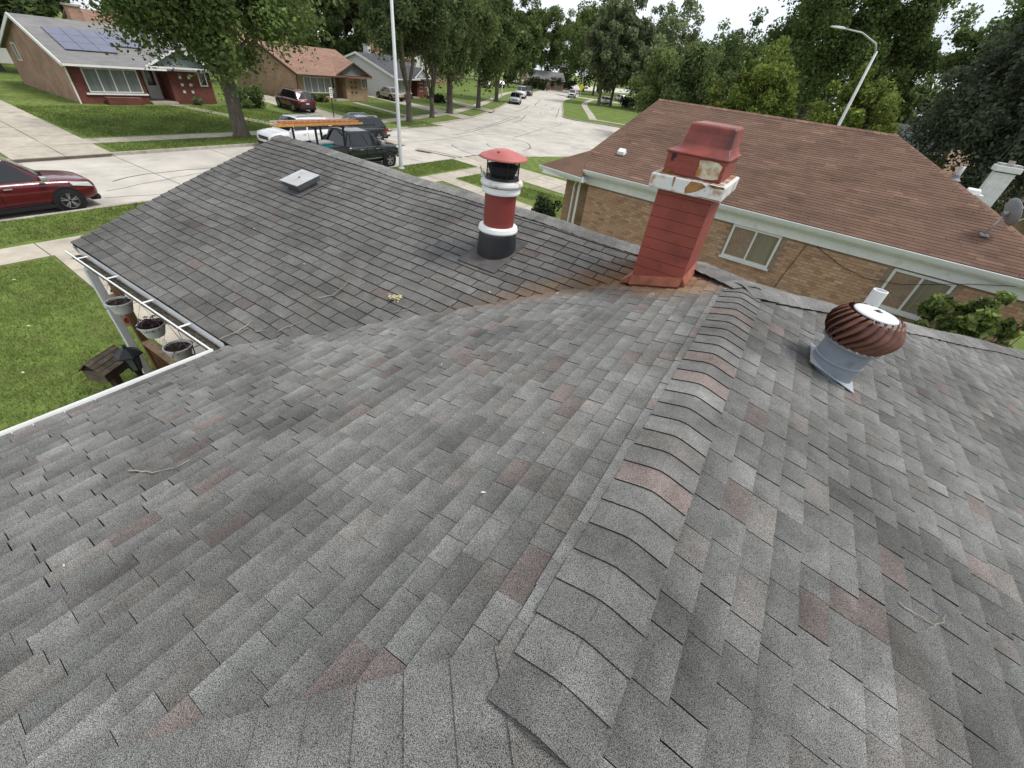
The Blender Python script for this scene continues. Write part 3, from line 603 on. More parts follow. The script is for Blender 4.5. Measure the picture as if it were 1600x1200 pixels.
def blade_mesh():
    V = []; F = []; n = 11; nw = 5
    for i in range(n):
        t = i/(n-1); el = math.radians(-68+t*122); r = .150+.082*max(0, math.cos(el))**.7 if t < .5 else .150+.082*max(0.0, math.cos(el*1.25))**.75
        z = Z0+.006+(Z1-Z0-.01)*t; tw = math.radians(-20+t*38)
        for j in range(nw):
            s = j/(nw-1); wdt = 2*math.pi/nb*1.12*(.5+.5*math.sin(math.pi*min(1, t*.9+.12))); an = tw+(s-.5)*wdt; bul = .014*math.sin(math.pi*s)+.075*(s-.55)*math.sin(math.pi*min(1, t+.05))
            V.append(((r+bul)*math.cos(an), (r+bul)*math.sin(an), z))
    for i in range(n-1):
        for j in range(nw-1): F.append((i*nw+j, i*nw+j+1, (i+1)*nw+j+1, (i+1)*nw+j))
    return MB().add(V, F)
b0 = blade_mesh().build('blade', M_BLADEB, tv, smooth=True); so = b0.modifiers.new('t', 'SOLIDIFY'); so.thickness = .003
for k in range(1, nb):
    o = b0.copy(); COL.objects.link(o); o.parent = tv; o.rotation_euler = (0, 0, 2*math.pi*k/nb)
MB().lathe([(.0, Z1+.018), (.10, Z1+.014), (.150, Z1+.004), (.156, Z1-.006), (.15, Z1-.01)], n=44).build('top_plate', mat('top_plate_white', (.66, .67, .68), .4, .06, 6), tv, smooth=True)
MB().lathe([(.02, Z1+.016), (.02, Z1+.022), (.01, Z1+.028), (0, Z1+.029)], n=8).build('hub_bolt', M_BLACK, tv)
MB().box(-.03, .03, -.006, .006, Z1+.018, Z1+.021).build('hub_clip', M_BLACK, tv)
# plastic vent pipe
vx, vy = 1.17, 5.17; vz = zAr(vx)
vp = tag(empty('vent_pipe', (vx, vy, vz)), 'short white plastic vent pipe behind the turbine vent'); vp.parent = house
MB().lathe([(.064, -.05), (.064, .335), (.055, .338), (.052, .33), (.052, .2)], n=28).build('pipe', M_WHITE, vp, smooth=False)
MB().lathe([(.0, .25), (.052, .25)], n=20).build('pipe_inside', M_BLACK, vp)
MB().lathe([(.12, -.02), (.075, .03), (.066, .05)], n=28).build('boot', M_BLACK, vp)
# box vent on the wing
bp = onpl(474, 292, (0, 5, 4.03), (0, -TP, 1)); bxv, byv = float(bp[0]), float(bp[1])
bv = tag(empty('box_vent', (bxv, byv, zB(byv))), 'square grey metal box vent on the wing of the roof'); bv.parent = house; bv.rotation_euler = (math.atan(TP), 0, 0)
M_LM = mat('light_grey_metal', (.40, .405, .40), .45, .12, 6, dirt=(.27, .26, .24), dscale=8, dpos=(.55, .75)); M_DM = mat('dark_grey_metal', (.09, .09, .09), .6, .2, 8)
MB().box(-.15, .15, -.15, .15, 0, .10).build('throat', M_DM, bv)
hv = MB(); hv.hexa([(-.16, -.185, .06), (.19, -.185, .06), (.19, .185, .06), (-.16, .185, .06), (-.20, -.20, .125), (.20, -.20, .125), (.20, .20, .125), (-.20, .20, .125)]); hv.build('hood', M_DM, bv)
MB().box(-.205, .205, -.205, .205, .126, .14).build('lid', M_LM, bv, bevel=.006)
MB().lathe([(.02, .14), (.018, .145), (0, .146)], n=10).build('screw', M_DM, bv)
MB().box(-.26, .26, -.26, .26, .012, .017).build('flange', M_DM, bv)

# twigs and litter lying on the roof
M_TWIG = mat('dry_twig', (.27, .235, .19), .9, .3, 25)
def roofpt(px, py, pl):
    f, p0, n = dict(A=(fA, (RX, 0, ZA), (-TP, 0, 1)), B=(fBn, (0, 5, 4.03), (0, -TP, 1)), R=(fR, (RX, 0, ZA), (TP, 0, 1)))[pl]
    p = onpl(px, py, p0, n); return np.array([p[0], p[1], f(p[0], p[1])+wob(p[0], p[1])+.014])
def twig(pts, pl, r, label):
    P = [roofpt(*p, pl) for p in pts]; Q = []
    for i in range(len(P)-1):
        for k in range(4): Q.append(P[i]*(1-k/4)+P[i+1]*k/4+np.array([random.uniform(-.006, .006), random.uniform(-.006, .006), random.uniform(0, .006)]))
    Q.append(P[-1]); n = len(Q)
    mb = MB().tube(Q, [r*(1-.6*i/n) for i in range(n)], 6)
    if n > 8: k = n//2; d_ = np.array([random.uniform(-.08, .08), random.uniform(-.08, .08), .01]); mb.tube([Q[k], Q[k]+d_*.5, Q[k]+d_+np.array([.02, 0, 0])], [r*.5, r*.4, r*.2], 5)
    c = Q[0].copy(); mb.v = [tuple(np.array(v)-c) for v in mb.v]
    tag(mb.build('twig', M_TWIG, loc=c), label, 'twig', 'twigs fallen on the roof')
twig([(497, 467), (520, 462), (537, 448), (547, 437)], 'B', .006, 'bent dry twig lying on the wing shingles above the valley')
twig([(345, 532), (370, 522), (385, 512), (397, 503)], 'B', .007, 'long pale twig lying near the inner gutter corner')
twig([(400, 521), (418, 519)], 'B', .006, 'short thick twig in the valley beside the long pale one')
twig([(433, 521), (455, 511), (471, 504)], 'B', .006, 'straight dry twig lying along the valley')
twig([(205, 739), (240, 741), (275, 733), (298, 720)], 'A', .005, 'thin curved twig on the broad left slope')
twig([(1400, 945), (1430, 965), (1455, 979), (1468, 975), (1472, 962)], 'R', .003, 'thin pale curled stem on the right slope')
twig([(618, 489), (648, 484)], 'B', .004, 'slender twig below the withered blossom cluster')
bc = roofpt(617, 468, 'B'); rb = random.Random(5); fb = MB()
for i in range(70):
    p = np.array([rb.gauss(0, .035), rb.gauss(0, .03), abs(rb.gauss(.015, .015))]); s = rb.uniform(.007, .016); a = rb.uniform(0, 6.3)
    fb.add([p+np.array([s*math.cos(a+k*1.57), s*math.sin(a+k*1.57), rb.uniform(-.006, .008)]) for k in range(4)], [(0, 1, 2, 3)])
for i in range(6): a = rb.uniform(0, 6.3); fb.tube([(0, 0, .01), (.07*math.cos(a), .07*math.sin(a), .012)], .0025, 5)
tag(fb.build('withered_blossom', mat('dry_blossom', (.50, .45, .27), .9, .35, 40), loc=bc), 'clump of withered cream blossom lying on the wing shingles', 'blossom')
def leaf_bit(px, py, pl, s, col, label, a=0.3):
    p = roofpt(px, py, pl) if pl else onz(px, py, .06)
    V = [(s, 0, .002), (.3*s, .45*s, .006), (-.8*s, .25*s, .003), (-s, 0, .008), (-.6*s, -.3*s, .004), (.4*s, -.4*s, .007)]
    o = MB().add([(x*math.cos(a)-y*math.sin(a), x*math.sin(a)+y*math.cos(a), z) for x, y, z in V], [(0, 1, 2, 3, 4, 5)]).build('fallen_leaf', mat('fallen_'+col, dict(pale=(.50, .48, .38), brown=(.2, .12, .06))[col], .8, .2, 40), loc=p)
    tag(o, label, 'leaf', 'pale bits of leaf fallen about')
for px, py, pl, s in [(755, 772, 'A', .014), (765, 458, 'B', .02), (870, 462, 'A', .016), (1020, 462, 'A', .014), (690, 572, 'A', .010), (595, 330, 'B', .012), (398, 360, 'B', .014), (476, 416, 'B', .014), (358, 340, 'B', .01), (530, 305, 'B', .01), (1132, 455, 'A', .016), (1182, 461, 'R', .014), (848, 681, 'A', .008), (102, 885, 'A', .008)]:
    leaf_bit(px, py, pl, s, 'pale', dict(A='tiny pale bit of leaf lying on the broad slope below the valley', B='tiny pale bit of leaf lying on the wing shingles', R='tiny pale bit of leaf at the top of the turbine vent slope')[pl], random.uniform(0, 6))
for px, py in [(45, 509), (36, 582), (22, 437)]: leaf_bit(px, py, None, .045, 'pale', {45: 'pale fallen leaf in the middle of the porch lawn', 36: 'pale fallen leaf on the lawn level with the bird house', 22: 'pale fallen leaf on the porch lawn closest to the sidewalk'}[px], random.uniform(0, 6))

# ================================================================ PORCH THINGS
M_POT = mat('white_plastic_pot', (.80, .79, .75), .6, .08, 6, dirt=(.4, .38, .33), dscale=9, dpos=(.6, .8)); M_SOIL = mat('dark_soil', (.045, .033, .026), .95, .4, 60, .5, 200)
def basket(px, py, label, seed, plant):
    p = onpl(px, py, (0, 1.34, 0), (0, 1, 0)); x, z = float(p[0]), float(p[2]); r = random.Random(seed)
    b = empty('hanging_basket', (x, 1.34, z-.19), label=label, cat='plant pot', group='pots hanging under the gutter')
    MB().lathe([(.0, 0), (.115, 0), (.125, .02), (.165, .17), (.178, .172), (.178, .19), (.160, .19), (.155, .16)], n=32).build('pot', M_POT, b)
    MB().lathe([(0, .165), (.156, .158)], n=24).build('soil', M_SOIL, b)
    for k in range(3):
        t = k*2.094+.4; MB().tube([(.17*math.cos(t), .17*math.sin(t), .185), (0, 0, 2.985-(z-.19))], .0025, 5).build('hanger', mat('hanger_wire', (.35, .34, .33), .5, .1, 10), b)
    f = MB()
    for i in range(plant):
        a = r.uniform(0, 6.28); d = r.uniform(.02, .17); h = r.uniform(.17, .27)*(1 if plant > 100 else .85); s = r.uniform(.02, .05); q = np.array([d*math.cos(a)*1.15, d*math.sin(a)*1.15, h-d*.25]); e = r.uniform(0, 6.28)
        f.add([q, q+np.array([s*math.cos(e)*.6-.3*s*math.sin(e), s*math.sin(e)*.6, .3*s]), q+np.array([1.6*s*math.cos(e), 1.6*s*math.sin(e), r.uniform(-.8, .6)*s]), q+np.array([s*math.cos(e)*.6+.3*s*math.sin(e), s*math.sin(e)*.6-.3*s, .1*s])], [(0, 1, 2, 3)])
        if i % 5 == 0: f.tube([(d*.3*math.cos(a), d*.3*math.sin(a), .16), q], .002, 4)
    b.scale = (.80, .80, .80)
    f.build('plant', mat('purple_foliage', (.10, .055, .065), .8, .4, 25, trans=.2) if plant > 100 else mat('dry_stems', (.14, .10, .075), .9, .35, 30), b)
basket(183, 466, 'white hanging pot with bare soil beside the poppy sign', 1, 60)
basket(233, 502, 'white hanging pot overflowing with purple leaves', 2, 330)
basket(275, 536, 'white hanging pot with dry stems next to the hanging black lantern', 3, 90)
hl_p = onpl(293, 548, (0, 1.5, 0), (0, 1, 0))
hl = empty('hanging_lantern', tuple(hl_p), label='small black lantern hanging at the porch corner', cat='lantern')
MB().lathe([(0, .16), (.03, .155), (.085, .11), (.09, .10), (.0, .10)], n=20).build('hood', M_BLACK, hl)
for k in range(8): t = k*math.pi/4; MB().tube([(.075*math.cos(t), .075*math.sin(t), .1), (.06*math.cos(t), .06*math.sin(t), -.10)], .005, 5).build('bar', M_BLACK, hl)
MB().lathe([(.07, -.10), (.07, -.12), (0, -.12)], n=16).build('base', M_BLACK, hl)
MB().lathe([(.03, -.09), (.03, .04), (0, .05)], n=12).build('candle', mat('candle_glass', (.4, .4, .36), .3, .1, 5), hl)
MB().tube([(0, 0, .155), (0, 0, 2.98-float(hl_p[2]))], .003, 5).build('hanger', M_BLACK, hl)
# poppy sign on the brown post
sp = onz(164, 456, 1.75)
sg = empty('poppy_sign', (bx-.07, by-.02, 1.62), label='narrow cream board with red poppies fixed to the brown porch post', cat='sign')
MB().box(-.012, .012, -.12, .10, -.30, .30).build('board', mat('cream_board', (.60, .52, .38), .7, .1, 8), sg)
M_POP = mat('poppy_red', (.42, .06, .03), .7, .2, 20)
for k, (y, z, s) in enumerate([(-.02, .17, .055), (-.05, .02, .05), (.01, -.08, .05), (-.03, -.19, .055)]):
    for sd in (-1, 1): MB().add([(sd*.0145, y+s*math.cos(t*.785)*(1+.15*(t % 2)), z+s*math.sin(t*.785)*(1+.15*(t % 2))) for t in range(8)], [tuple(range(8)) if sd > 0 else tuple(range(8))[::-1]]).build('poppy', M_POP, sg)
MB().lathe([(.05, .33), (.04, .36), (.012, .40), (0, .42)], n=12, cap0=True).build('finial', M_BLACK, sg)
# lantern post
lp = onz(200, 553, 1.85); lx, ly = float(lp[0]), float(lp[1])
lt = empty('lamp_post', (lx, ly, 0), label='black garden lamp post with six sided lantern head', cat='lamp post')
MB().lathe([(.09, 0), (.09, .04), (.045, .08), (.038, .2), (.036, 1.40), (.05, 1.42), (.055, 1.47), (.035, 1.50), (.045, 1.56), (.06, 1.60)], n=16, cap0=True).build('post', M_BLACK, lt, smooth=False)
lg = MB(); R6 = [(.062, 1.60), (.10, 1.84)]
lg.lathe(R6, n=6).build('glass', mat('lantern_glass', (.16, .17, .17), .2, .1, 5, spec=.6), lt)
for k in range(6): t = k*math.pi/3; MB().bar((.064*math.cos(t), .064*math.sin(t), 1.60), (.103*math.cos(t), .103*math.sin(t), 1.845), .012, .012).build('bar', M_BLACK, lt)
MB().lathe([(.105, 1.835), (.16, 1.835), (.158, 1.85), (.10, 1.90), (.05, 1.935), (.025, 1.945), (.02, 1.97), (.03, 1.985), (0, 2.0)], n=6).build('roof', mat('lamp_roof', (.035, .038, .045), .5, .15, 8), lt)
# bird house on a post
bh = onz(163, 566, 1.30); hx, hy = float(bh[0]), float(bh[1])
bd = empty('bird_house', (hx, hy, 0), 2.1, label='weathered wooden bird house with shingled gable roof on a post', cat='bird house')
M_OLDW = mat('weathered_wood', (.17, .135, .10), .9, .3, 9, .4, 50, stretch=(1, 1, 3), rnd=.25); M_OLDD = mat('dark_old_wood', (.07, .05, .035), .9, .3, 12, rnd=.2)
MB().box(-.05, .05, -.05, .05, 0, 1.10).build('post', M_OLDD, bd)
hb = MB(); W2, L2, z0, z1, zr = .15, .22, 1.10, 1.30, 1.43
hb.add([(-L2, -W2, z0), (L2, -W2, z0), (L2, W2, z0), (-L2, W2, z0), (-L2, -W2, z1), (L2, -W2, z1), (L2, W2, z1), (-L2, W2, z1), (-L2, 0, zr), (L2, 0, zr)], [(3, 2, 1, 0), (0, 1, 5, 4), (2, 3, 7, 6), (1, 2, 6, 9, 5), (3, 0, 4, 8, 7), (4, 5, 9, 8), (6, 7, 8, 9)]).build('body', M_OLDD, bd)
for k in range(3): MB().box(-L2-.008, -L2-.001, -W2, W2, z0+k*.066, z0+.062+k*.066).build('plank', M_OLDW, bd)
for s in (-1, 1):
    for k in range(4):
        u0, u1 = k/4, (k+1)/4+.03; ya, yb = s*(W2+.05)*(1-u0), s*(W2+.05)*(1-u1); za, zb = z1-.045+(zr+.012-z1+.045)*u0, z1-.045+(zr+.012-z1+.045)*u1
        for j in range(4):
            xa, xb = -L2-.05+j*(2*L2+.1)/4+.003, -L2-.05+(j+1)*(2*L2+.1)/4-.003
            q = [(xa, ya, za+.016), (xb, ya, za+.016), (xb, yb, zb+.004), (xa, yb, zb+.004)]; q2 = [(a_, b_, c_-.012) for a_, b_, c_ in q]
            MB().hexa((q2+q) if s < 0 else (q2[::-1]+q[::-1])).build('roof_shingle', M_OLDW, bd)
M_SHRUB = mat('dark_shrub_leaf', (.030, .048, .020), .9, .3, 6, tint=True, trans=.15)
# ================================================================ FOLIAGE
LEAFM = {}
def leafmat(key, col): return mat('leaf_'+key, col, .85, .22, .6, tint=True, trans=.42, spec=.15)
def leafcloud(centres, radii, n, size, rr, squash=.75, droop=0.0, tv=.28, zr=None):
    """n leaf quads spread over clumps; returns V,F,tint"""
    k = rr.integers(0, len(centres), n); d = rr.normal(0, 1, (n, 3)); d /= np.linalg.norm(d, axis=1)[:, None]; d *= (rr.uniform(0, 1, n)**.45)[:, None]
    P = centres[k]+d*radii[k][:, None]*np.array([1, 1, squash]); P[:, 2] -= droop*np.maximum(0, rr.normal(0, 1, n))*radii[k]
    a = rr.normal(0, 1, (n, 3)); a /= np.linalg.norm(a, axis=1)[:, None]; b = np.cross(a, rr.normal(0, 1, (n, 3))+np.array([0, 0, .6])); b /= np.linalg.norm(b, axis=1)[:, None]
    s = (size*np.clip(rr.lognormal(-.05, .38, n), .35, 2.0))[:, None]; a = a*s; b = b*s*.62
    V = np.stack([P-a, P-b*1.0+a*.1, P+a, P+b+a*.1], axis=1).reshape(-1, 3); F = np.arange(4*n).reshape(-1, 4)
    cl = rr.uniform(.72, 1.28, len(centres))[k]
    t = np.clip(rr.normal(1, tv, n), .4, 1.7)*cl; T = np.c_[t*1.02, t, t*.92]; T[rr.uniform(0, 1, n) < .12] *= np.array([1.35, 1.25, .9])
    return V, F, np.repeat(T, 4, axis=0)
LS, LN = .62, 1.9
def tree(name, label, x, y, h, cr, cb, tr, seed, col='green', leaf=.16, nl=9000, nc=70, forks=2, fz=3.0, lean=(0, 0), group=None, squash=None, droop=.3, shape='round', trunk_m=None, cradmul=1.0):
    """tapered forking trunk with limbs, crown of many leaf clumps with gaps; cb crown base height, cr crown radius"""
    rr = np.random.default_rng(seed); r = random.Random(seed)
    t = empty(name, (x, y, 0), r.uniform(0, 6.28) if lean == (0, 0) else 0, label=label, cat='tree', group=group)
    hz = (h-cb)/2; zc = cb+hz; cs = []; ce = []
    for i in range(nc):
        for _ in range(50):
            d = rr.normal(0, 1, 3); d /= np.linalg.norm(d); q = rr.uniform(.25, 1)**.5*(.86+.16*math.sin(3*math.atan2(d[1], d[0])+seed)+.12*math.sin(5*d[2]+2*math.atan2(d[1], d[0])+seed*1.7))
            p = np.array([d[0]*cr*q, d[1]*cr*q, zc+d[2]*hz*q])
            if shape == 'cone': f = max(0.0, 1-(p[2]-cb)/(h-cb)); p[:2] *= .25+f*1.0
            if p[2] > cb-.2: break
        p[:2] += np.array(lean)*(p[2]/h); cs.append(p); ce.append(cr*rr.uniform(.13, .27)*cradmul)
    cs, ce = np.array(cs), np.array(ce)
    V, F, T = leafcloud(cs, ce, int(nl*LN*(1 if leaf < .24 else .9)), leaf*(LS if leaf < .24 else .95), rr, droop=droop); npmesh('crown', V, F, leafmat(*PAL[col]), t, T)
    mb = MB(); z1 = fz
    mb.tube([(0, 0, -.1), (0, 0, .15), (.02, .03, .8), (0, .02, z1*.6), (lean[0]*.2, lean[1]*.2, z1)], [tr*1.5, tr*1.18, tr, tr*.93, tr*.88], 12)
    limbs = []
    for k in range(forks):
        a = 2*math.pi*k/forks+r.uniform(-.4, .4); sp = cr*r.uniform(.22, .42); top = zc+hz*r.uniform(.05, .45); b = np.array([lean[0]*.2, lean[1]*.2, z1-.25])
        e = np.array([sp*math.cos(a)+lean[0]*.7, sp*math.sin(a)+lean[1]*.7, top]); m1 = b+(e-b)*.3+np.array([.18*sp*math.cos(a), .18*sp*math.sin(a), -.1]); m2 = b+(e-b)*.65+np.array([r.uniform(-.2, .2), r.uniform(-.2, .2), 0])
        mb.tube([b, m1, m2, e], [tr*.68, tr*.55, tr*.36, tr*.12], 9); limbs += [(m1, tr*.4), (m2, tr*.28), (b+(m1-b)*.8, tr*.4)]
    for i in range(min(len(cs), 34)):
        b, rb_ = min(limbs, key=lambda q: np.linalg.norm(q[0]-cs[i])+r.uniform(0, 1.5)); md = (b+cs[i])/2+np.array([0, 0, r.uniform(.0, .5)])
        mb.tube([b, md, cs[i]], [rb_*.6, rb_*.38, .018], 6, False)
    mb.build('trunk', trunk_m or M_BARK, t, smooth=True)
    return t
PAL = dict(green=('green', (0.110, 0.159, 0.058)), dark=('dark', (0.099, 0.139, 0.063)), maple=('maple', (0.151, 0.196, 0.052)), pale=('pale', (0.179, 0.218, 0.129)), spruce=('spruce', (0.101, 0.125, 0.092)), olive=('olive', (0.132, 0.179, 0.069)), mid=('mid', (0.116, 0.161, 0.067)))
def shrub(name, label, x, y, rx, ry, h, seed, n=2500, leaf=.05, m=None, z=0, group=None, nc=26):
    rr = np.random.default_rng(seed); t = empty(name, (x, y, z), label=label, cat='shrub', group=group)
    cs = np.c_[rr.uniform(-1, 1, nc)*rx*.75, rr.uniform(-1, 1, nc)*ry*.75, rr.uniform(.15, .85, nc)*h]; ce = rr.uniform(.25, .42, nc)*min(rx, ry, h)
    V, F, T = leafcloud(cs, ce, n, leaf, rr, squash=.9); npmesh('foliage', V, F, m or M_SHRUB, t, T)
    mb = MB()
    for i in range(min(nc, 16)): mb.tube([(cs[i][0]*.2, cs[i][1]*.2, 0), cs[i]*np.array([.7, .7, .6]), cs[i]], [.02, .012, .005], 5, False)
    mb.build('stem', M_BARK, t); return t

# ================================================================ THE BROWN ROOFED NEIGHBOUR
NA = math.radians(-32.9)-AZ; NEX = np.array([math.cos(NA), math.sin(NA), 0]); NEY = np.array([-math.sin(NA), math.cos(NA), 0])
NO = (-1.5, 18.0); nb_loc = NEX*NO[0]+NEY*NO[1]
nbh = empty('brown_roofed_house', tuple(nb_loc), NA, label='tan brick house with brown shingle hip roof, white gutter and white chimney', cat='house')
NL = (-NO[0], -NO[1], 0)
nxf = lambda c: NEX*c[0]+NEY*c[1]+np.array([0, 0, c[2]])
TS = .3645; fS = lambda u, v: 3.1+TS*(v-13.1); fE = lambda u, v: 3.1+(4.9-u)*.4556
Rl, Rr_ = (-7.0, 18.45), (.62, 18.45); Hc = (4.9, 13.1)
polyS = [(-6.82, 13.1), Hc, Rr_, Rl, (-7.28, 14.1)]
polyE = [Hc, (4.9, 23.9), Rr_]
M_BRSH = mat('brown_shingle', (.140, .086, .062), .95, .18, 1.2, .5, 200, tint=True, speck=.3, speckscale=120, spec=.12); M_BRE = mat('brown_shingle_edge', (.028, .018, .015), .9, .2, 10)
dk = MB(); dk.add([(*p, fS(*p)-.006) for p in polyS], [tuple(range(5))]); dk.add([(Hc[0], Hc[1], 3.094), (4.9, 23.9, 3.094), (Rr_[0], Rr_[1], 5.04)], [(0, 1, 2)])
dk.add([(4.9, 23.9, 3.09), (-6.9, 23.9, 3.09), (Rl[0], Rl[1], 5.04), (Rr_[0], Rr_[1], 5.04)], [(0, 1, 2, 3)])
nroof = dk.build('roof', M_BRE, nbh, loc=NL)
PIECES = []; TP_keep = TP; TP = TS; random.seed(21)
def tint_pick(f, red, var):
    L = f*min(1.6, max(.6, random.gauss(1, var)))
    if random.random() < red: L *= 1.2; return (L*1.02, L*1.0, L*.98)
    return (L, L, L)
lay(polyS, fS, 'x', -1, 1.0, .08, .075, thick=(.006, .009), wmin=.22, wmax=.55, gap=.12, xf=nxf, st=False)
lay(polyE, fE, 'y', 1, 1.12, .10, .10, thick=(.008, .012), wmin=.25, wmax=.5, gap=.1, xf=nxf, st=False)
PIECES.sort(key=lambda p: -p[3]); TP = TP_keep
def setmi2(o, tops, m):
    o.data.materials.append(m); mi = np.ones(len(o.data.polygons), 'i'); mi[tops] = 0; o.data.polygons.foreach_set('material_index', mi)
for V, F, T, a, m, mm in PIECES[:300]:
    c = np.mean(V, axis=0); o = MB().add(np.array(V)-c, F, T).build('shingle', M_BRSH, nroof, loc=c); setmi2(o, m, M_BRE)
rest = MB(); tops = []
for V, F, T, a, m, mm in PIECES[300:]: tops += [len(rest.f)+i for i in m]; rest.add(V, F, T)
o = rest.build('shingle_field', M_BRSH, nroof); setmi2(o, tops, M_BRE); o['kind'] = 'stuff'
caps((Hc[0], Hc[1], 3.1), (Rr_[0], Rr_[1], 5.05), .42, .42, 1.1, .2, nroof, expo=.2, m=M_BRSH, name='hip_cap', wb=0)
caps((Rl[0], Rl[1], 5.05), (Rr_[0]-.1, Rr_[1], 5.05), TS, TS, 1.1, .2, nroof, expo=.2, m=M_BRSH, wb=0)
# low eave at the front corner
pr = MB(); q = [(-8.45, 13.0, 2.93), (-6.72, 12.78, 2.90), (-6.80, 13.45, 3.22), (-7.22, 14.15, 3.52)]
pr.hexa([(x, y, z-.05) for x, y, z in q]+q, [(1, 1, 1)]*8); pr.build('porch_roof', M_BRSH, nbh, loc=NL)
gutter('gutter', (-8.5, 12.98, 2.92), (-6.66, 12.72, 2.90), (-.14, -.99, 0), nbh).location = NL
gutter('gutter', (-6.80, 13.0, 3.10), (4.95, 13.0, 3.10), (0, -1, 0), nbh).location = NL
MB().box(-8.3, -6.7, 12.95, 13.6, 2.72, 2.8).build('porch_soffit', M_WHITE, nbh, loc=NL)
MB().box(-6.8, 4.85, 13.14, 13.40, 2.93, 2.96).build('soffit', M_WHITE, nbh, loc=NL)
MB().box(-6.8, 4.85, 13.37, 13.425, 2.64, 2.93).build('frieze_board', M_WHITE, nbh, loc=NL, bevel=.006)
MB().box(-6.8, 4.85, 13.129, 13.145, 2.96, 3.08).build('fascia', M_WHITE, nbh, loc=NL)
M_TANB = mat('tan_brick', (.46, .305, .205), .92, .08, 9, .3, 60, tint=True); M_MORT = mat('tan_mortar', (.30, .22, .155), .95, .2, 20)
WV = 13.45; WU0, WU1 = -6.72, 4.6
wins = [(-1.95, -.66, 1.72, 2.63), (1.90, 3.10, 1.64, 2.60)]
nw = MB().box(WU0, WU1, WV+.008, 23.5, -.1, 2.93).build('wall', M_MORT, nbh, loc=NL)
BR = []; rb = random.Random(9)
for k in range(36):
    z0 = .10+k*.0775; u = WU0-(.105 if k % 2 else 0)
    while u < WU1:
        a, b = max(u, WU0), min(u+.2, WU1); u += .21
        if b-a < .04 or z0+.067 > 2.64 or any(a < w_[1]+.03 and b > w_[0]-.03 and z0+.067 > w_[2]-.05 and z0 < w_[3]+.03 for w_ in wins): continue
        BR.append((a, b, z0, pxm(nxf(np.array([(a+b)/2, WV, z0]))) if z0 > 1.0 else 0))
BR.sort(key=lambda b_: -b_[3]); rest = MB()
def bt(): L = rb.gauss(1, .075); r_ = rb.random(); return (L*1.05, L*.98, L*.9) if r_ < .6 else (L*1.12, L*1.1, L*1.08) if r_ < .85 else (L*.86, L*.78, L*.74)
for i, (a, b, z0, s) in enumerate(BR):
    j = rb.uniform(-.002, .002); t = bt()
    if i < 300: MB().box(-(b-a)/2, (b-a)/2, j, .05, 0, .067, [t]*8).build('brick', M_TANB, nw, loc=((a+b)/2, WV, z0))
    else: rest.box(a, b, WV+j, WV+.05, z0, z0+.067, [t]*8)
o = rest.build('brick_field', M_TANB, nw); o['kind'] = 'stuff'
M_BRTAN = brickmat('tan_brick_far', (.36, .23, .13), (.27, .16, .09), (.22, .17, .12))
MB().box(-7.75, WU0-.004, 13.75, 23.4, -.1, 2.80).build('corner_wall', M_BRTAN, nbh, loc=NL)
M_FRAME = mat('white_window_frame', (.72, .71, .67), .5, .05, 5); M_GL = glass('dark_window_glass', (.03, .035, .035), .08); M_CURT = mat('cream_curtain', (.36, .32, .22), .9, .25, 14, stretch=(3, 3, .05))
for wi, (u0, u1, z0, z1) in enumerate(wins):
    wn_ = empty('window', ((u0+u1)/2+NL[0], WV+NL[1], z0)); wn_.parent = nbh; W_, H_ = (u1-u0)/2, z1-z0
    f = MB(); e = .06
    f.box(-W_, W_, -.035, .03, 0, e).box(-W_, W_, -.035, .03, H_-e, H_).box(-W_, -W_+e, -.033, .03, e, H_-e).box(W_-e, W_, -.033, .03, e, H_-e).box(-.025, .025, -.02, .03, e, H_-e).build('frame', M_FRAME, wn_)
    MB().box(-W_-.05, W_+.05, -.06, .02, -.055, -.003).build('sill', M_FRAME, wn_)
    MB().box(-W_+e, -.025, .012, .016, e, H_-e).build('pane', M_GL, wn_)
    MB().box(.025, W_-e, .004, .008, e, H_-e).build('pane', mat('curtained_pane', (.25, .225, .155), .15, .22, 9, spec=.5, stretch=(4, 4, .05)), wn_)
MB().tube([(-6.98, 13.30, .05), (-6.98, 13.30, 2.55), (-6.88, 13.12, 2.82), (-6.86, 13.08, 2.98)], .04, 8).build('downspout', M_WHITEMET, nbh, loc=NL)
MB().tube([(-7.25, 13.45, .05), (-7.25, 13.45, 2.45), (-6.95, 13.0, 2.80)], .035, 8).build('downspout', M_WHITEMET, nbh, loc=NL)
cb = MB().tube([(-.35, WV-.02, .4), (-.22, WV-.02, 1.6), (-.05, WV-.03, 2.62), (.10, WV-.06, 2.68), (.25, WV-.05, 2.58), (.9, WV-.03, 2.32), (1.5, WV-.05, 2.2), (2.2, WV-.09, 2.3), (3.3, 13.32, 2.72), (4.0, 13.2, 2.95)], .007, 6); cb.build('cable', M_BLACK, nbh, loc=NL)
# white chimney, pipe and vent at the right end of the neighbour's roof
pc = onz(1537, 311, 3.3); cu, cv = float(pc@NEX), float(pc@NEY)
wc = empty('white_chimney', (cu+NL[0], cv+NL[1], 0)); wc.parent = nbh; wc['label'] = 'white painted brick chimney with corbelled top'
M_WB = mat('white_painted_brick', (.70, .70, .68), .8, .08, 6, .4, 30, dirt=(.45, .43, .4), dscale=5, dpos=(.6, .8))
for k in range(7):
    for i in range(2):
        a = -.30+i*.30+(0.0); MB().box(a+.004, a+.296, -.30, .30, 2.35+k*.27+.004, 2.35+k*.27+.266).build('block', M_WB, wc)
MB().box(-.29, .29, -.29, .29, 0, 4.23).build('core', M_WB, wc)
MB().box(-.38, .38, -.38, .38, 4.27, 4.46).build('crown', M_WB, wc, bevel=.02)
MB().box(-.33, .33, -.33, .33, 4.461, 4.53).build('crown_wash', mat('grey_mortar_wash', (.42, .41, .38), .9, .3, 7), wc)
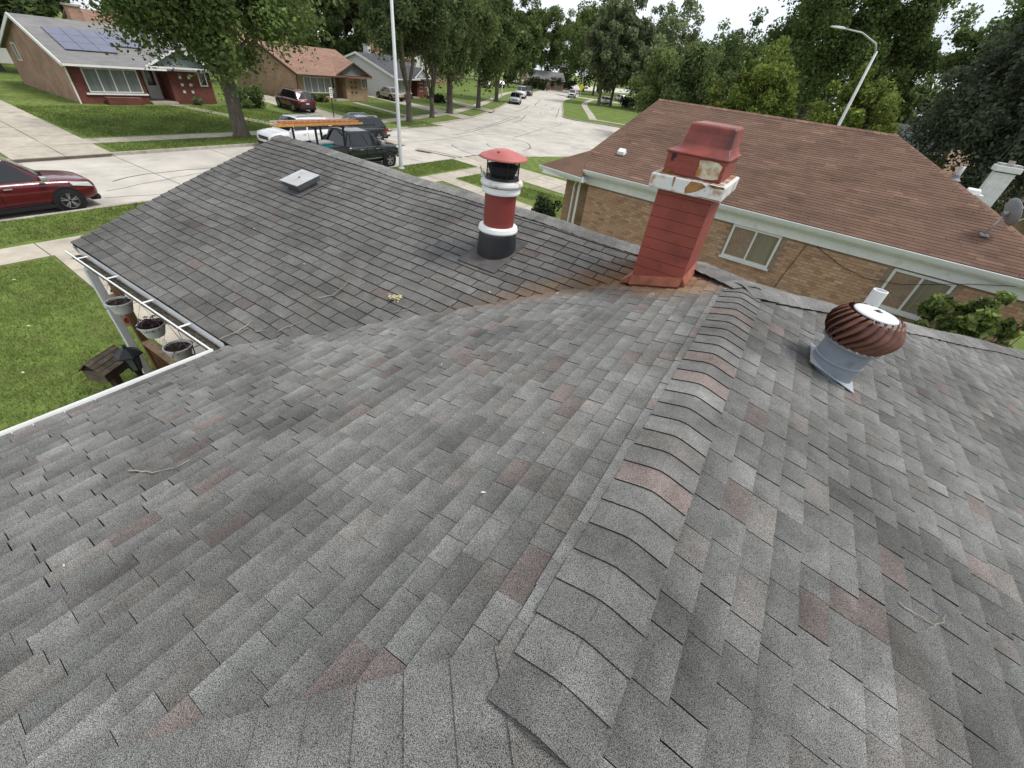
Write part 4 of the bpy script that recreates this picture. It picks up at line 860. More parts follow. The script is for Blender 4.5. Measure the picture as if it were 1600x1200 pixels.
MB().lathe([(.10, 4.53), (.10, 4.64), (.08, 4.64), (.08, 4.54)], (0, 0, 0), 14).build('flue_tile', mat('clay_tile', (.35, .30, .26), .9, .2, 8), wc)
def onE(px, py):
    n = NEX*.4556+np.array([0, 0, 1.0]); p0 = NEX*4.9+NEY*13.1+np.array([0, 0, 3.1]); return onpl(px, py, p0, n)
def onSl(px, py):
    n = -NEY*TS+np.array([0, 0, 1.0]); p0 = NEY*13.1+np.array([0, 0, 3.1]); return onpl(px, py, p0, n)
def nloc(p, dz=0): return (float(p@NEX)+NL[0], float(p@NEY)+NL[1], float(p[2])+dz)
p_ = onE(1490, 282); g_ = empty('stack_pipe', nloc(p_, -.05)); g_.parent = nbh
MB().lathe([(.07, 0), (.07, .42), (.06, .42), (.06, .1)], n=18).build('pipe', M_ZINC, g_, smooth=True); MB().lathe([(.16, .06), (.09, .12), (.075, .2)], n=18).build('boot', mat('lead_boot', (.2, .2, .21), .6, .2, 8), g_)
p_ = onE(1518, 303); g_ = empty('roof_vent', nloc(p_, .02)); g_.parent = nbh; g_['label'] = 'small pale roof vent beside the white chimney'
MB().hexa([(-.2, -.12, 0), (.2, -.12, 0), (.2, .12, 0), (-.2, .12, 0), (-.16, -.1, .10), (.16, -.1, .10), (.16, .1, .14), (-.16, .1, .14)]).build('hood', M_WHITEMET, g_, bevel=.01); MB().box(-.28, .28, -.2, .2, -.02, -.004).build('flange', M_WHITEMET, g_)
p_ = onSl(971, 241); g_ = empty('roof_vent', nloc(p_, .02)); g_.parent = nbh; g_['label'] = 'small pale roof vent on the brown slope above the gutter corner'; g_.rotation_euler = (math.atan(TS), 0, 0)
MB().hexa([(-.13, -.1, 0), (.13, -.1, 0), (.13, .1, 0), (-.13, .1, 0), (-.11, -.09, .10), (.11, -.09, .10), (.11, .08, .13), (-.11, .08, .13)]).build('hood', M_WHITEMET, g_, bevel=.01); MB().box(-.16, .16, -.14, .14, -.015, -.004).build('flange', M_DM, g_)
# satellite dish
p_ = onSl(1536, 368)
sdh = empty('satellite_dish', tuple(p_+np.array([0, 0, .01])), label='grey oval satellite dish on an arm at the brown roof hip', cat='satellite dish')
MB().box(-.08, .08, -.12, .12, -.01, .03).build('foot', M_ZINC, sdh)
cdir = (CAM-p_); cdir[2] = 0; cdir /= np.linalg.norm(cdir); sv = np.cross((0, 0, 1.0), cdir)
dc = sv*.10+np.array([0, 0, .52])-cdir*.05
MB().tube([(0, 0, .02), dc*.45+np.array([0, 0, .05]), dc-cdir*.05], [.022, .022, .022], 8).build('mast', M_ZINC, sdh, smooth=True)
nrm = -cdir*.55+sv*.72+np.array([0, 0, .42]); nrm /= np.linalg.norm(nrm); nrm = -nrm if False else nrm
a_ = np.cross((0, 0, 1.0), nrm); a_ /= np.linalg.norm(a_); b_ = np.cross(nrm, a_); ds = MB(); nn = 32
nrm_ = nrm
for ri in range(6):
    rr_ = ri/5
    for j in range(nn): t = 2*math.pi*j/nn; ds.v.append(tuple(dc+a_*.26*rr_*math.cos(t)+b_*.30*rr_*math.sin(t)+nrm_*.06*rr_*rr_))
for ri in range(5): ds.f += [(ri*nn+j, ri*nn+(j+1) % nn, (ri+1)*nn+(j+1) % nn, (ri+1)*nn+j) for j in range(nn)]
d_ = ds.build('reflector', mat('dish_grey', (.25, .26, .27), .5, .08, 5), sdh, smooth=True); so = d_.modifiers.new('t', 'SOLIDIFY'); so.thickness = .012
MB().tube([dc-nrm_*.02, dc-nrm_*.10], .05, 12).build('bracket', M_ZINC, sdh)
MB().tube([dc-b_*.28+nrm_*.05, dc-b_*.2+nrm_*.38], .012, 6).build('feed_arm', M_ZINC, sdh); MB().tube([dc-b_*.2+nrm_*.36, dc-b_*.12+nrm_*.44], .03, 10).build('feed_horn', M_ZINC, sdh)
# climbing bush at the right, shrub at the corner
for px, py, rx, h, sd_, nm in [(1490, 500, .65, 2.95, 31, 'leafy green bush with light sprays in front of the curtained window'), (1585, 500, .95, 3.4, 32, 'leafy green bush beyond the vent pipe beside the tan brick wall')]:
    p_ = onz(px, py, 2.0); dv = ray(px, py); t = (12.3-CAM@NEY)/(dv@NEY); p_ = CAM+dv*t
    shrub('bush', nm, p_[0], p_[1], rx, .5, h, sd_, 9000, .055, leafmat('bush', (.15, .20, .07)), nc=46)
p_ = onz(853, 330, .5); shrub('clipped_shrub', 'dark evergreen shrub at the corner of the tan brick wall', p_[0], p_[1], .8, .8, 1.0, 33, 3500, .05)
# ================================================================ HOUSES ACROSS THE STREET
M_GREYSH = mat('grey_far_shingle', (.20, .195, .19), .95, .15, 5, .3, 20, stretch=(1, .3, 1)); M_DARKSH = mat('dark_far_shingle', (.075, .078, .085), .95, .18, 5, stretch=(1, .3, 1)); M_BROWNSH = mat('brown_far_shingle', (.25, .15, .11), .95, .2, 5, stretch=(1, .3, 1)); M_ORSH = mat('orange_far_shingle', (.36, .19, .12), .95, .2, 5)
M_REDB = brickmat('red_brick_far', (.17, .035, .025), (.11, .028, .022), (.16, .09, .07)); M_SIDE = mat('grey_siding', (.22, .25, .25), .8, .1, 6, stretch=(1, 1, 12)); M_WSID = mat('white_siding', (.62, .62, .6), .8, .1, 6, stretch=(1, 1, 12)); M_TANS = mat('tan_siding', (.34, .25, .15), .8, .15, 6)
M_BEIGEB = brickmat('beige_brick_far', (.42, .28, .17), (.33, .21, .13), (.25, .19, .14)); M_DOOR = mat('white_door', (.62, .62, .6), .5, .1, 6); M_PINKB = brickmat('pink_brick_far', (.40, .24, .16), (.33, .19, .13), (.27, .2, .15))
def win_x(parent, x, y0, y1, z0, z1, nm=2, curtain=True):    # window in a wall facing +x
    wn_ = empty('window', (x, (y0+y1)/2, z0)); wn_.parent = parent; W_, H_ = (y1-y0)/2, z1-z0; e = .07; f = MB()
    f.box(0, .06, -W_, W_, 0, e).box(0, .06, -W_, W_, H_-e, H_)
    for k in range(nm+1): yy = -W_+k*(2*W_-e)/nm; f.box(.002, .058, yy, yy+e, e, H_-e)
    f.build('frame', M_FRAME, wn_)
    for k in range(nm):
        ya = -W_+k*(2*W_-e)/nm+e; yb = -W_+(k+1)*(2*W_-e)/nm
        MB().box(.02, .026, ya, yb, e, H_-e).build('pane', mat('curtained_far_pane', (.20, .22, .21), .12, .2, 5, spec=.5, stretch=(3, 3, .1)) if curtain else M_GL, wn_)
    return wn_
def win_y(parent, y, x0, x1, z0, z1):                        # window in a wall facing -y
    wn_ = empty('window', ((x0+x1)/2, y, z0)); wn_.parent = parent; W_, H_ = (x1-x0)/2, z1-z0; e = .08
    MB().box(-W_, W_, -.05, 0, 0, e).box(-W_, W_, -.05, 0, H_-e, H_).box(-W_, -W_+e, -.048, 0, e, H_-e).box(W_-e, W_, -.048, 0, e, H_-e).build('frame', M_FRAME, wn_)
    MB().box(-W_+e, W_-e, -.02, -.014, e, H_-e).build('pane', M_GL, wn_)
def slab_roof(parent, name, q, m, th=.12):
    q = [np.array(p, float) for p in q]; o = MB().hexa([p-np.array([0, 0, th]) for p in q]+q).build(name, m, parent); return o
def ranch(name, label, x, y, rz, side, front, rightm, roofm, gablem, trim, W=9.4, deco=(.6, .58, .54), eave=2.45, ridge=4.5, big=4, solar=False, garage=None):
    """low brick house: main block with roof sloping to the street, recessed porch, right block under a front gable (local +x = street)"""
    h = empty(name, (x, y, 0), rz, label=label, cat='house'); a, b = W*.46, W*.66
    MB().box(-11, -.02, 0, .25, -.2, eave).add([(-11, 0.0, eave), (-.02, 0.0, eave), (-5.5, 0.0, ridge-.05), (-11, .25, eave), (-.02, .25, eave), (-5.5, .25, ridge-.05)], [(0, 1, 2), (5, 4, 3), (0, 2, 5, 3), (1, 4, 5, 2)]).build('side_wall', side, h)
    MB().box(-10.9, 0, .02, a, -.2, eave-.004).build('front_wall', front, h)
    MB().box(-10.9, -1.7, a+.003, b-.003, -.2, eave).build('porch_wall', front, h)
    MB().box(-10.9, -.1, b, W, -.2, eave).build('right_wall', rightm, h)
    MB().box(-1.7, .3, a+.01, b-.01, -.2, .16).build('porch_floor', M_CONC, h)
    sl = (ridge-eave)/5.5; o_ = .55
    rf = slab_roof(h, 'roof', [(o_, -.3, eave-sl*o_+.12), (o_, W+.3, eave-sl*o_+.12), (-5.5, W+.3, ridge+.12), (-5.5, -.3, ridge+.12)], roofm)
    slab_roof(h, 'rear_roof', [(-5.5, -.3, ridge+.115), (-5.5, W+.3, ridge+.115), (-11.5, W+.3, eave-sl*.5+.115), (-11.5, -.3, eave-sl*.5+.115)], roofm)
    gz = eave-sl*o_
    MB().box(o_-.02, o_+.10, -.32, b-.25, gz-.02, gz+.10).build('gutter', trim, h)
    MB().bar((o_+.02, -.33, gz+.02), (-5.5, -.33, ridge+.03), .05, .24).build('rake_board', trim, h); MB().bar((-5.5, -.33, ridge+.03), (-11.5, -.33, gz+.02), .05, .22).build('rake_board', trim, h)
    # front gable over porch and right block
    gm = (a+.4+W+.25)/2; gl, gr = a+.35, W+.35; ga_ = eave+1.15
    MB().add([(.12, gl+.2, eave+.02), (.12, gr-.2, eave+.02), (.12, gm, ga_-.06), (-.2, gl+.2, eave+.02), (-.2, gr-.2, eave+.02), (-.2, gm, ga_-.06)], [(0, 1, 2), (5, 4, 3), (0, 3, 4, 1), (1, 4, 5, 2), (2, 5, 3, 0)]).build('gable', gablem, h)
    slab_roof(h, 'gable_roof', [(.45, gl, eave), (.45, gm, ga_+.08), (-4.2, gm, ga_+.08), (-4.2, gl, eave)][::-1], roofm, .08); slab_roof(h, 'gable_roof', [(.45, gm, ga_+.08), (.45, gr, eave), (-4.2, gr, eave), (-4.2, gm, ga_+.08)][::-1], roofm, .08)
    MB().bar((.47, gl, eave-.03), (.47, gm, ga_+.05), .04, .14).bar((.47, gm, ga_+.05), (.47, gr, eave-.03), .04, .14).build('gable_trim', trim, h)
    MB().box(.40, .50, gl+.1, gr-.1, eave-.09, eave+.03).build('gable_gutter', trim, h)
    win_x(h, .0, .75, a-.25, .70, 2.15, big); MB().box(0, .10, .5, a, .56, .66).build('sill', trim, h)
    d = empty('door', (-1.7, b-1.15, .16)); d.parent = h; MB().box(0, .05, 0, .95, 0, 2.08).build('leaf', M_DOOR, d); MB().box(.051, .06, .2, .75, .9, 1.9).build('pane', M_GL, d); MB().tube([(.06, .85, 1.0), (.12, .85, 1.0)], .025, 8).build('handle', M_ZINC, d)
    win_x(h, -.1, W-.95, W-.35, 1.25, 2.2, 1, False)
    M_D = mat('deco_block'+name, deco, .8, .1, 8)
    for i in range(2):
        for j in range(3): MB().box(-.1, -.05, b+.75+i*.65, b+.93+i*.65, .75+j*.48, .93+j*.48).build('deco_block', M_D, h)
    win_y(h, -.003, -9.2, -8.4, 1.7, 2.8)
    MB().tube([(.02, -.06, 0), (.02, -.06, eave-.5), (.4, -.2, gz)], .05, 8).build('downspout', trim, h)
    c = MB().box(-6.6, -5.9, 3.4, 4.2, ridge-.6, ridge+.95).build('chimney', side, h); MB().box(-6.68, -5.82, 3.32, 4.28, ridge+.951, ridge+1.08).build('crown', M_KERB, c)
    p = MB().box(.12, .7, 1.4, 3.6, 0, .45).build('planter', front, h)
    if solar:
        nrm = np.array([sl, 0, 1.0]); nrm /= np.linalg.norm(nrm); sp_ = empty('solar_array', (0, 0, 0)); sp_.parent = h
        for r_ in range(3):
            for k in range(5 if r_ else 4):
                if r_ == 0 and k == 4: continue
                u0 = .5+r_*1.05; y0 = .75+k*1.02 if r_ else .75+k*1.02
                if r_ == 0 and k > 2: continue
                q = []
                for (du, dy) in ((0, 0), (0, .99), (1.02, .99), (1.02, 0)):
                    xx = -.6-(u0+du)*.92; q.append(np.array([xx, y0+dy, eave+.12+sl*(-xx)+.10]))
                MB().hexa([p_-np.array([0, 0, .035]) for p_ in q]+q).build('solar_panel', mat('solar_glass', (.10, .105, .16), .12, .1, 3, spec=.7, coat=.5), sp_)
    return h
rz1 = math.radians(-3)
ranch('solar_panel_house', 'brick house with solar panels, wide white window and dark red front', -45.2, 13.0, 0.0, M_PINKB, M_REDB, M_REDB, M_GREYSH, M_SIDE, M_WHITE, solar=True)
ranch('tan_house', 'tan brick house with brown roof and square blocks in its front wall', -48.2, 32.6, math.radians(2), M_BEIGEB, M_TANS, M_BEIGEB, M_BROWNSH, M_SIDE, mat('brown_trim', (.08, .05, .035), .7, .2, 8), W=9.8, deco=(.05, .04, .03))
ranch('white_gable_house', 'red brick house with dark roof and white front gable', -50.5, 48.8, math.radians(16), M_WSID, M_REDB, M_REDB, M_DARKSH, M_WSID, M_WHITE, W=10)
def gable_house(name, label, x, y, rz, w_, d_, eave, ridge, wallm, roofm, trim=M_WHITE, nw=3, chim=False, axis='y', skirt=0.0):
    """plain gabled house; local +x faces the viewer; ridge along local y (axis='y') or x"""
    h = empty(name, (x, y, 0), rz, label=label, cat='house')
    if axis == 'y':
        MB().box(-d_, 0, 0, w_, -.2, eave).add([(-d_, 0, eave), (0, 0, eave), (-d_/2, 0, ridge), (-d_, w_, eave), (0, w_, eave), (-d_/2, w_, ridge)], [(0, 1, 2), (5, 4, 3), (0, 2, 5, 3), (1, 4, 5, 2)]).build('wall', wallm, h)
        s = (ridge-eave)/(d_/2)
        slab_roof(h, 'roof', [(.5, -.4, eave-.5*s+.1), (.5, w_+.4, eave-.5*s+.1), (-d_/2, w_+.4, ridge+.1), (-d_/2, -.4, ridge+.1)], roofm); slab_roof(h, 'roof', [(-d_/2, -.4, ridge+.095), (-d_/2, w_+.4, ridge+.095), (-d_-.5, w_+.4, eave-.5*s+.095), (-d_-.5, -.4, eave-.5*s+.095)], roofm)
        MB().box(.48, .6, -.4, w_+.4, eave-.5*s-.05, eave-.5*s+.09).build('gutter', trim, h)
    else:
        MB().box(-d_, 0, 0, w_, -.2, eave).add([(0, 0, eave), (0, w_, eave), (0, w_/2, ridge), (-d_, 0, eave), (-d_, w_, eave), (-d_, w_/2, ridge)], [(0, 1, 2), (5, 4, 3), (0, 2, 5, 3), (1, 4, 5, 2)]).build('wall', wallm, h)
        s = (ridge-eave)/(w_/2)
        slab_roof(h, 'roof', [(.4, -.5, eave-.5*s+.1), (.4, w_/2, ridge+.1), (-d_-.4, w_/2, ridge+.1), (-d_-.4, -.5, eave-.5*s+.1)][::-1], roofm); slab_roof(h, 'roof', [(.4, w_/2, ridge+.1), (.4, w_+.5, eave-.5*s+.1), (-d_-.4, w_+.5, eave-.5*s+.1), (-d_-.4, w_/2, ridge+.1)][::-1], roofm)
        MB().bar((.42, -.5, eave-.5*s+.03), (.42, w_/2, ridge+.03), .05, .22).bar((.42, w_/2, ridge+.03), (.42, w_+.5, eave-.5*s+.03), .05, .22).build('rake_board', trim, h)
    for k in range(nw):
        yy = w_*(k+.5)/nw; win_x(h, 0, yy-.6, yy+.6, .9, 2.1, 2, False)
        if eave > 4: win_x(h, 0, yy-.5, yy+.5, 3.4, 4.5, 2, False)
    if chim: MB().box(-d_*.55, -d_*.55+.6, w_*.7, w_*.7+.6, ridge-.8, ridge+.9).build('chimney', wallm, h)
    return h
gable_house('white_gable_cottage', 'tall white house with orange roof behind the parkway trees', -60, 62, math.radians(25), 9, 9, 4.6, 7.6, M_WSID, M_ORSH, axis='x')
gable_house('backyard_house', 'pale house with grey roof behind the solar panel house', -74, 8, 0, 12, 9, 3.0, 5.0, M_WSID, M_GREYSH, chim=True)
gable_house('backyard_house', 'pale house with brown roof behind the leafy street tree', -76, 26, 0, 12, 9, 3.0, 5.2, M_WSID, M_BROWNSH)
gable_house('backyard_house', 'white house with rust roof behind the tan brick house', -78, 42, 0, 12, 9, 3.4, 5.6, M_WSID, M_ORSH)
gable_house('far_brick_house', 'distant tan brick house at the end of the street', -50, 186, math.radians(-75), 14, 9, 2.8, 4.6, M_BRTAN, M_BROWNSH)
gable_house('far_brick_house', 'distant brick house at the left of the street end', -92, 152, math.radians(-50), 13, 9, 2.8, 4.8, M_BEIGEB, M_GREYSH)
gable_house('far_left_house', 'distant low house behind cars in the far driveway', -78, 88, math.radians(25), 11, 9, 2.8, 4.8, M_BRTAN, M_GREYSH)
gable_house('far_left_house', 'distant red brick house near the end of the street', -92, 112, math.radians(30), 11, 9, 2.8, 4.8, M_REDB, M_DARKSH)
gable_house('corner_house', 'grey roofed house behind the corner lawn', -31, 108, math.radians(-95), 14, 10, 2.8, 5.0, M_BRTAN, M_GREYSH, chim=True)
gable_house('dark_roofed_house', 'low house with dark roof behind the brown ridge', -7, 68+8, math.radians(-80), 18, 9, 2.8, 4.9, M_BRTAN, M_DARKSH, chim=True)
gable_house('dark_roofed_house', 'low house with wide dark roof beside the spruce', 3, 58+16, math.radians(-85), 14, 9, 2.6, 4.7, M_BRTAN, M_DARKSH, chim=True)
p_ = onz(1590, 345, 2.6)
gable_house('tan_backyard_house', 'tan brick house with brown roof behind the white chimney', 7.2, 33.5, math.radians(-94), 10, 8, 2.7, 4.2, M_BRTAN, mat('tan_shingle', (.30, .20, .14), .95, .2, 5), nw=2)
gable_house('grey_backyard_house', 'grey roofed brick house under the dark spruce', 12.5, 47, math.radians(-94), 14, 9, 2.7, 4.6, M_BRTAN, M_GREYSH, nw=2)

# ================================================================ POLES AND SIGNS
M_POLE = mat('pale_pole_metal', (.52, .53, .53), .5, .08, 4, spec=.4)
def lamp(name, label, base, H, arm, armlen, sink=0):
    p = empty(name, (base[0], base[1], 0), label=label, cat='street lamp'); a = np.array([arm[0], arm[1], 0.0]); a /= np.linalg.norm(a)
    MB().tube([(0, 0, -.1), (0, 0, .05), (0, 0, H)], [.13, .11, .065], 14).build('pole', M_POLE, p, smooth=True); MB().lathe([(.2, 0), (.2, .05), (.13, .08), (.12, .3)], n=16).build('base', M_POLE, p)
    MB().tube([(0, 0, H-.1), a*.25+np.array([0, 0, H+.28]), a*armlen*.55+np.array([0, 0, H+.62]), a*armlen+np.array([0, 0, H+.68])], [.05, .045, .035, .03], 8).build('arm', M_POLE, p, smooth=True)
    e = a*armlen+np.array([0, 0, H+.68]); t = np.cross(a, (0, 0, 1)); hd = MB(); L_ = .75
    for s, wd, hh in ((-.05, .06, .06), (.1, .13, .10), (.45, .16, .10), (L_, .07, .05)):
        c = e+a*s; hd.v += [tuple(c-t*wd-np.array([0, 0, hh*.4])), tuple(c+t*wd-np.array([0, 0, hh*.4])), tuple(c+t*wd*.7+np.array([0, 0, hh*.6])), tuple(c-t*wd*.7+np.array([0, 0, hh*.6]))]
    for i in range(3): hd.f += [(4*i+j, 4*i+(j+1) % 4, 4*i+4+(j+1) % 4, 4*i+4+j) for j in range(4)]
    hd.f += [(3, 2, 1, 0), (12, 13, 14, 15)]; hd.build('lamp_head', M_POLE, p, bevel=.015)
    return p
lamp('street_lamp', 'tall pale metal street lamp pole beside the black pickup truck', (-19.55, 19.0), 9.2, (-1, 0), 2.2)
dl = ray(1370, 80); t_ = 2.6/dl[2]; lb = CAM+dl*t_; d2 = ray(1322, 63); 
lamp('street_lamp', 'pale metal street lamp with curved arm rising behind the brown ridge', (lb[0], lb[1]), 8.1, (CR[0]*-1, CR[1]*-1), 2.3)
sgp = onz(522, 184); pk = empty('parking_sign', (sgp[0], sgp[1], 0), math.radians(20), label='small white parking sign on a thin dark post', cat='sign')
MB().box(-.03, .03, -.03, .03, 0, 2.3).build('post', mat('dark_green_post', (.03, .035, .03), .7, .2, 8), pk); MB().box(.031, .04, -.22, .22, 1.5, 2.25).build('plate', mat('sign_white', (.75, .75, .73), .4, .04, 5), pk)
for z, w2 in ((2.1, .14), (1.98, .10), (1.82, .13), (1.68, .08)): MB().box(.0405, .043, -w2, w2, z-.03, z+.03).build('marking', mat('sign_dark', (.08, .08, .09), .5, .1, 5), pk)
yp = onz(906, 152); ys = empty('warning_sign', (yp[0], yp[1], 0), math.radians(-65), label='yellow diamond warning sign on a tall post beyond the corner lawn', cat='sign')
MB().box(-.06, .06, -.06, .06, 0, 6.0).build('post', M_POLE, ys); M_YEL = mat('sign_yellow', (.62, .60, .02), .45, .05, 5)
MB().add([(.07, 0, 1.6), (.07, .85, 2.45), (.07, 0, 3.3), (.07, -.85, 2.45), (.10, 0, 1.6), (.10, .85, 2.45), (.10, 0, 3.3), (.10, -.85, 2.45)], [(3, 2, 1, 0), (4, 5, 6, 7), (0, 1, 5, 4), (1, 2, 6, 5), (2, 3, 7, 6), (3, 0, 4, 7)]).build('plate', M_YEL, ys)
wp = onz(783, 160); w_p = empty('white_post', (wp[0], wp[1], 0), label='thin white post on the far parkway lawn', cat='post')
MB().tube([(0, 0, 0), (0, 0, 3.2)], [.12, .09], 10).build('shaft', M_WHITE, w_p, smooth=True); MB().lathe([(.1, 3.2), (.12, 3.24), (0, 3.34)], n=10).build('top', M_WHITE, w_p)

# ================================================================ VEHICLES
M_TYRE = mat('tyre_rubber', (.012, .012, .013), .85, .2, 10); M_RIM = mat('alloy_rim', (.50, .50, .50), .3, .05, 10, metal=.75); M_TRIM = mat('black_trim', (.014, .014, .015), .6, .1, 10); M_CGL = glass('car_glass', (.010, .012, .014), .04)
M_CHR = mat('chrome_trim', (.65, .65, .66), .18, 0, metal=.9); M_LITE = mat('headlamp_glass', (.62, .62, .6), .1, .05, 5, spec=.7); M_TAIL = mat('tail_lamp_red', (.22, .012, .01), .2, .05, 5, spec=.6); M_PLATE = mat('licence_plate', (.6, .6, .58), .5, .05, 5)
def paint(name, col, metal=.15): return mat('paint_'+name, col, .28, .03, 2, metal=metal, spec=.5, coat=.8)
def wheel(parent, x, y, r, side, wd=.23):
    wv = empty('wheel', (x, y, r)); wv.parent = parent; s = side
    MB().lathe([(r*.66, -wd/2), (r*.9, -wd/2), (r*.985, -wd*.36), (r, -wd*.2), (r, wd*.2), (r*.985, wd*.36), (r*.9, wd/2), (r*.66, wd/2)], n=28, axis='y').build('tyre', M_TYRE, wv, smooth=True)
    rm = MB().lathe([(r*.68, s*wd*.46), (r*.64, s*wd*.47), (r*.60, s*wd*.30), (r*.58, s*wd*.1)], n=28, axis='y').lathe([(0.0, s*wd*.40), (r*.13, s*wd*.40), (r*.15, s*wd*.30)], n=12, axis='y')
    for k in range(5):
        for dt in (-.13, .13):
            t = 2*math.pi*k/5+dt+.3; t2 = 2*math.pi*k/5+dt*1.25+.3
            rm.bar((r*.10*math.cos(t), s*wd*.36, r*.10*math.sin(t)), (r*.63*math.cos(t2), s*wd*.42, r*.63*math.sin(t2)), r*.085, .025, up=(0, 1, 0))
    rm.build('rim', M_RIM, wv); MB().lathe([(0, s*wd*.06), (r*.6, s*wd*.06)], n=20, axis='y').build('disc', M_TRIM, wv)
def loft(st):      # stations: (x, half width, z bottom, z shoulder, z top); returns closed MB
    mb = MB(); n = 10
    for x, wv, zb, zs, zt in st:
        half = [(wv*.86, zb), (wv*.97, zb+.10), (wv*1.0, zb+(zs-zb)*.45), (wv*.985, zs-.05), (wv*.90, zs+(zt-zs)*.55), (wv*.55, zt)]
        ring = [(x, y, z) for y, z in half]+[(x, -y, z) for y, z in half[::-1]]; mb.v += ring
    k = 12
    for i in range(len(st)-1): mb.f += [(k*i+j, k*i+(j+1) % k, k*(i+1)+(j+1) % k, k*(i+1)+j) for j in range(k)]
    mb.f += [tuple(range(k))[::-1], tuple(k*(len(st)-1)+j for j in range(k))]
    mb.f = [f_[::-1] for f_ in mb.f]; return mb
def patch(q, off, inset=(.06, .06)):   # glass patch inset in a quad (4 pts), pushed outward
    q = [np.array(p, float) for p in q]; n = np.cross(q[1]-q[0], q[3]-q[0]); n /= np.linalg.norm(n)
    a, b = inset; f = lambda u, v: (q[0]*(1-u)+q[1]*u)*(1-v)+(q[3]*(1-u)+q[2]*u)*v
    r = [f(a, b)+n*off, f(1-a, b)+n*off, f(1-a, 1-b)+n*off, f(a, 1-b)+n*off]; r2 = [p-n*off*2.5 for p in r]
    return MB().hexa(r2+r)
def car(name, label, x, y, head, L=4.7, W=1.85, H=1.70, col='red', rgb=(.2, .01, .02), kind='suv', wr=.36, metal=.2, rack=False, z=-.12, group=None, chrome=False, cat='car', pale_glass=False):
    c = empty(name, (x, y, z), head, label=label, cat=cat, group=group); P = paint(col, rgb, metal); hw = W/2; f, b = L/2, -L/2
    gl = glass('bright_car_glass', (.16, .18, .19), .05) if pale_glass else M_CGL
    hood = H*.60 if kind != 'sedan' else H*.62; belt = H*.60; xa, xb_, xc, xd = (f-1.15, f-1.95, b+.62, b+.10) if kind == 'suv' else (f-1.25, f-2.05, b+1.35, b+.55) if kind == 'sedan' else (f-.75, f-1.6, b+.25, b+.05)
    zb_ = .24; tl = belt+(.02 if kind != 'sedan' else .03)
    st = [(b, hw*.72, zb_+.22, belt*.80, belt*.92), (b+.08, hw*.88, zb_+.10, belt*.92, tl-.02), (b+.35, hw*.97, zb_+.02, belt*.97, tl), (b+1.2, hw, zb_, belt, tl+.01), (0, hw, zb_, belt*.985, tl), (xa-.15, hw, zb_, belt*.96, belt*1.0), (xa+.12, hw*.995, zb_, belt*.93, hood+.01), (f-.55, hw*.98, zb_+.02, belt*.90, hood-.04), (f-.22, hw*.93, zb_+.05, belt*.86, hood-.10), (f-.06, hw*.84, zb_+.10, belt*.76, hood*.84), (f, hw*.72, zb_+.16, belt*.66, hood*.73)]
    body = loft(st).build('body', P, c, smooth=True, subsurf=1)
    yb, yr = hw*.93, hw*.74; zt = H-.03
    A = lambda s: (xa, s*yb, belt-.04); B = lambda s: (xb_, s*yr, zt-.02); Cc = lambda s: (xc, s*yr*.97, zt-.04); D = lambda s: (xd, s*yb*.95, belt-.04)
    xm = (xb_+xc)/2; Mr = lambda s: (xm, s*yr, zt)
    V = [A(1), B(1), Mr(1), Cc(1), D(1), A(-1), B(-1), Mr(-1), Cc(-1), D(-1), (xb_-.05, 0, zt+.015), (xm, 0, zt+.04), (xc, 0, zt+.0), (xa+.10, 0, belt+.0), (xd-.06, 0, belt)]
    F = [(0, 4, 3, 2, 1), (5, 6, 7, 8, 9), (1, 2, 11, 10), (10, 11, 7, 6), (2, 3, 12, 11), (11, 12, 8, 7), (0, 1, 10, 13), (13, 10, 6, 5), (3, 4, 14, 12), (12, 14, 9, 8)]
    F = [q[::-1] for q in F]
    MB().add(V, F).build('cabin', P, c, bevel=.05, seg=3)
    # glazing
    n3 = lambda p, q, t: tuple(np.array(p)*(1-t)+np.array(q)*t)
    patch([(xa+.10, 0, belt), A(1), B(1), (xb_-.05, 0, zt+.015)][::1], .010, (.02, .07)).build('windshield', gl, c); patch([A(-1), (xa+.10, 0, belt), (xb_-.05, 0, zt+.015), B(-1)], .010, (.02, .07)).build('windshield', gl, c)
    patch([D(1), (xd-.06, 0, belt), (xc, 0, zt), Cc(1)], .012, (.03, .12)).build('rear_window', gl, c); patch([(xd-.06, 0, belt), D(-1), Cc(-1), (xc, 0, zt)], .012, (.03, .12)).build('rear_window', gl, c)
    for s in (1, -1):
        lo0, lo1, up0, up1 = A(s), D(s), B(s), Cc(s)
        cuts = [(.06, .36), (.38, .66), (.68, .90)] if kind != 'sedan' else [(.08, .46), (.48, .86)]
        for a_, b_ in cuts:
            q = [n3(lo0, lo1, b_), n3(lo0, lo1, a_), n3(up0, up1, max(0, (a_-.06)*1.05)), n3(up0, up1, min(1, b_*1.03-.02))]
            if s < 0: q = [q[1], q[0], q[3], q[2]]
            patch(q, .012, (.03, .10)).build('side_window', gl, c)
        for a_ in (.37, .67): 
            p0 = n3(lo0, lo1, a_); MB().box(p0[0]-.004, p0[0]+.004, s*(hw+.001)-.006, s*(hw+.001)+.006, .42, belt-.05).build('door_seam', M_TRIM, c)
        for a_ in (.30, .60): p0 = n3(lo0, lo1, a_); MB().box(p0[0]-.11, p0[0]+.09, s*(hw+.012)-.012, s*(hw+.012)+.012, belt-.17, belt-.135).build('door_handle', M_CHR if chrome else P, c)
        MB().box(xa-.25, xa-.08, s*(hw+.10)-.09, s*(hw+.10)+.09, belt+.01, belt+.15).build('mirror', M_CHR if chrome else P, c, bevel=.035)
        i0, i1, o0, o1 = s*hw*.86, s*hw*.70, s*(hw*.985+.012), s*(hw*.90+.02)
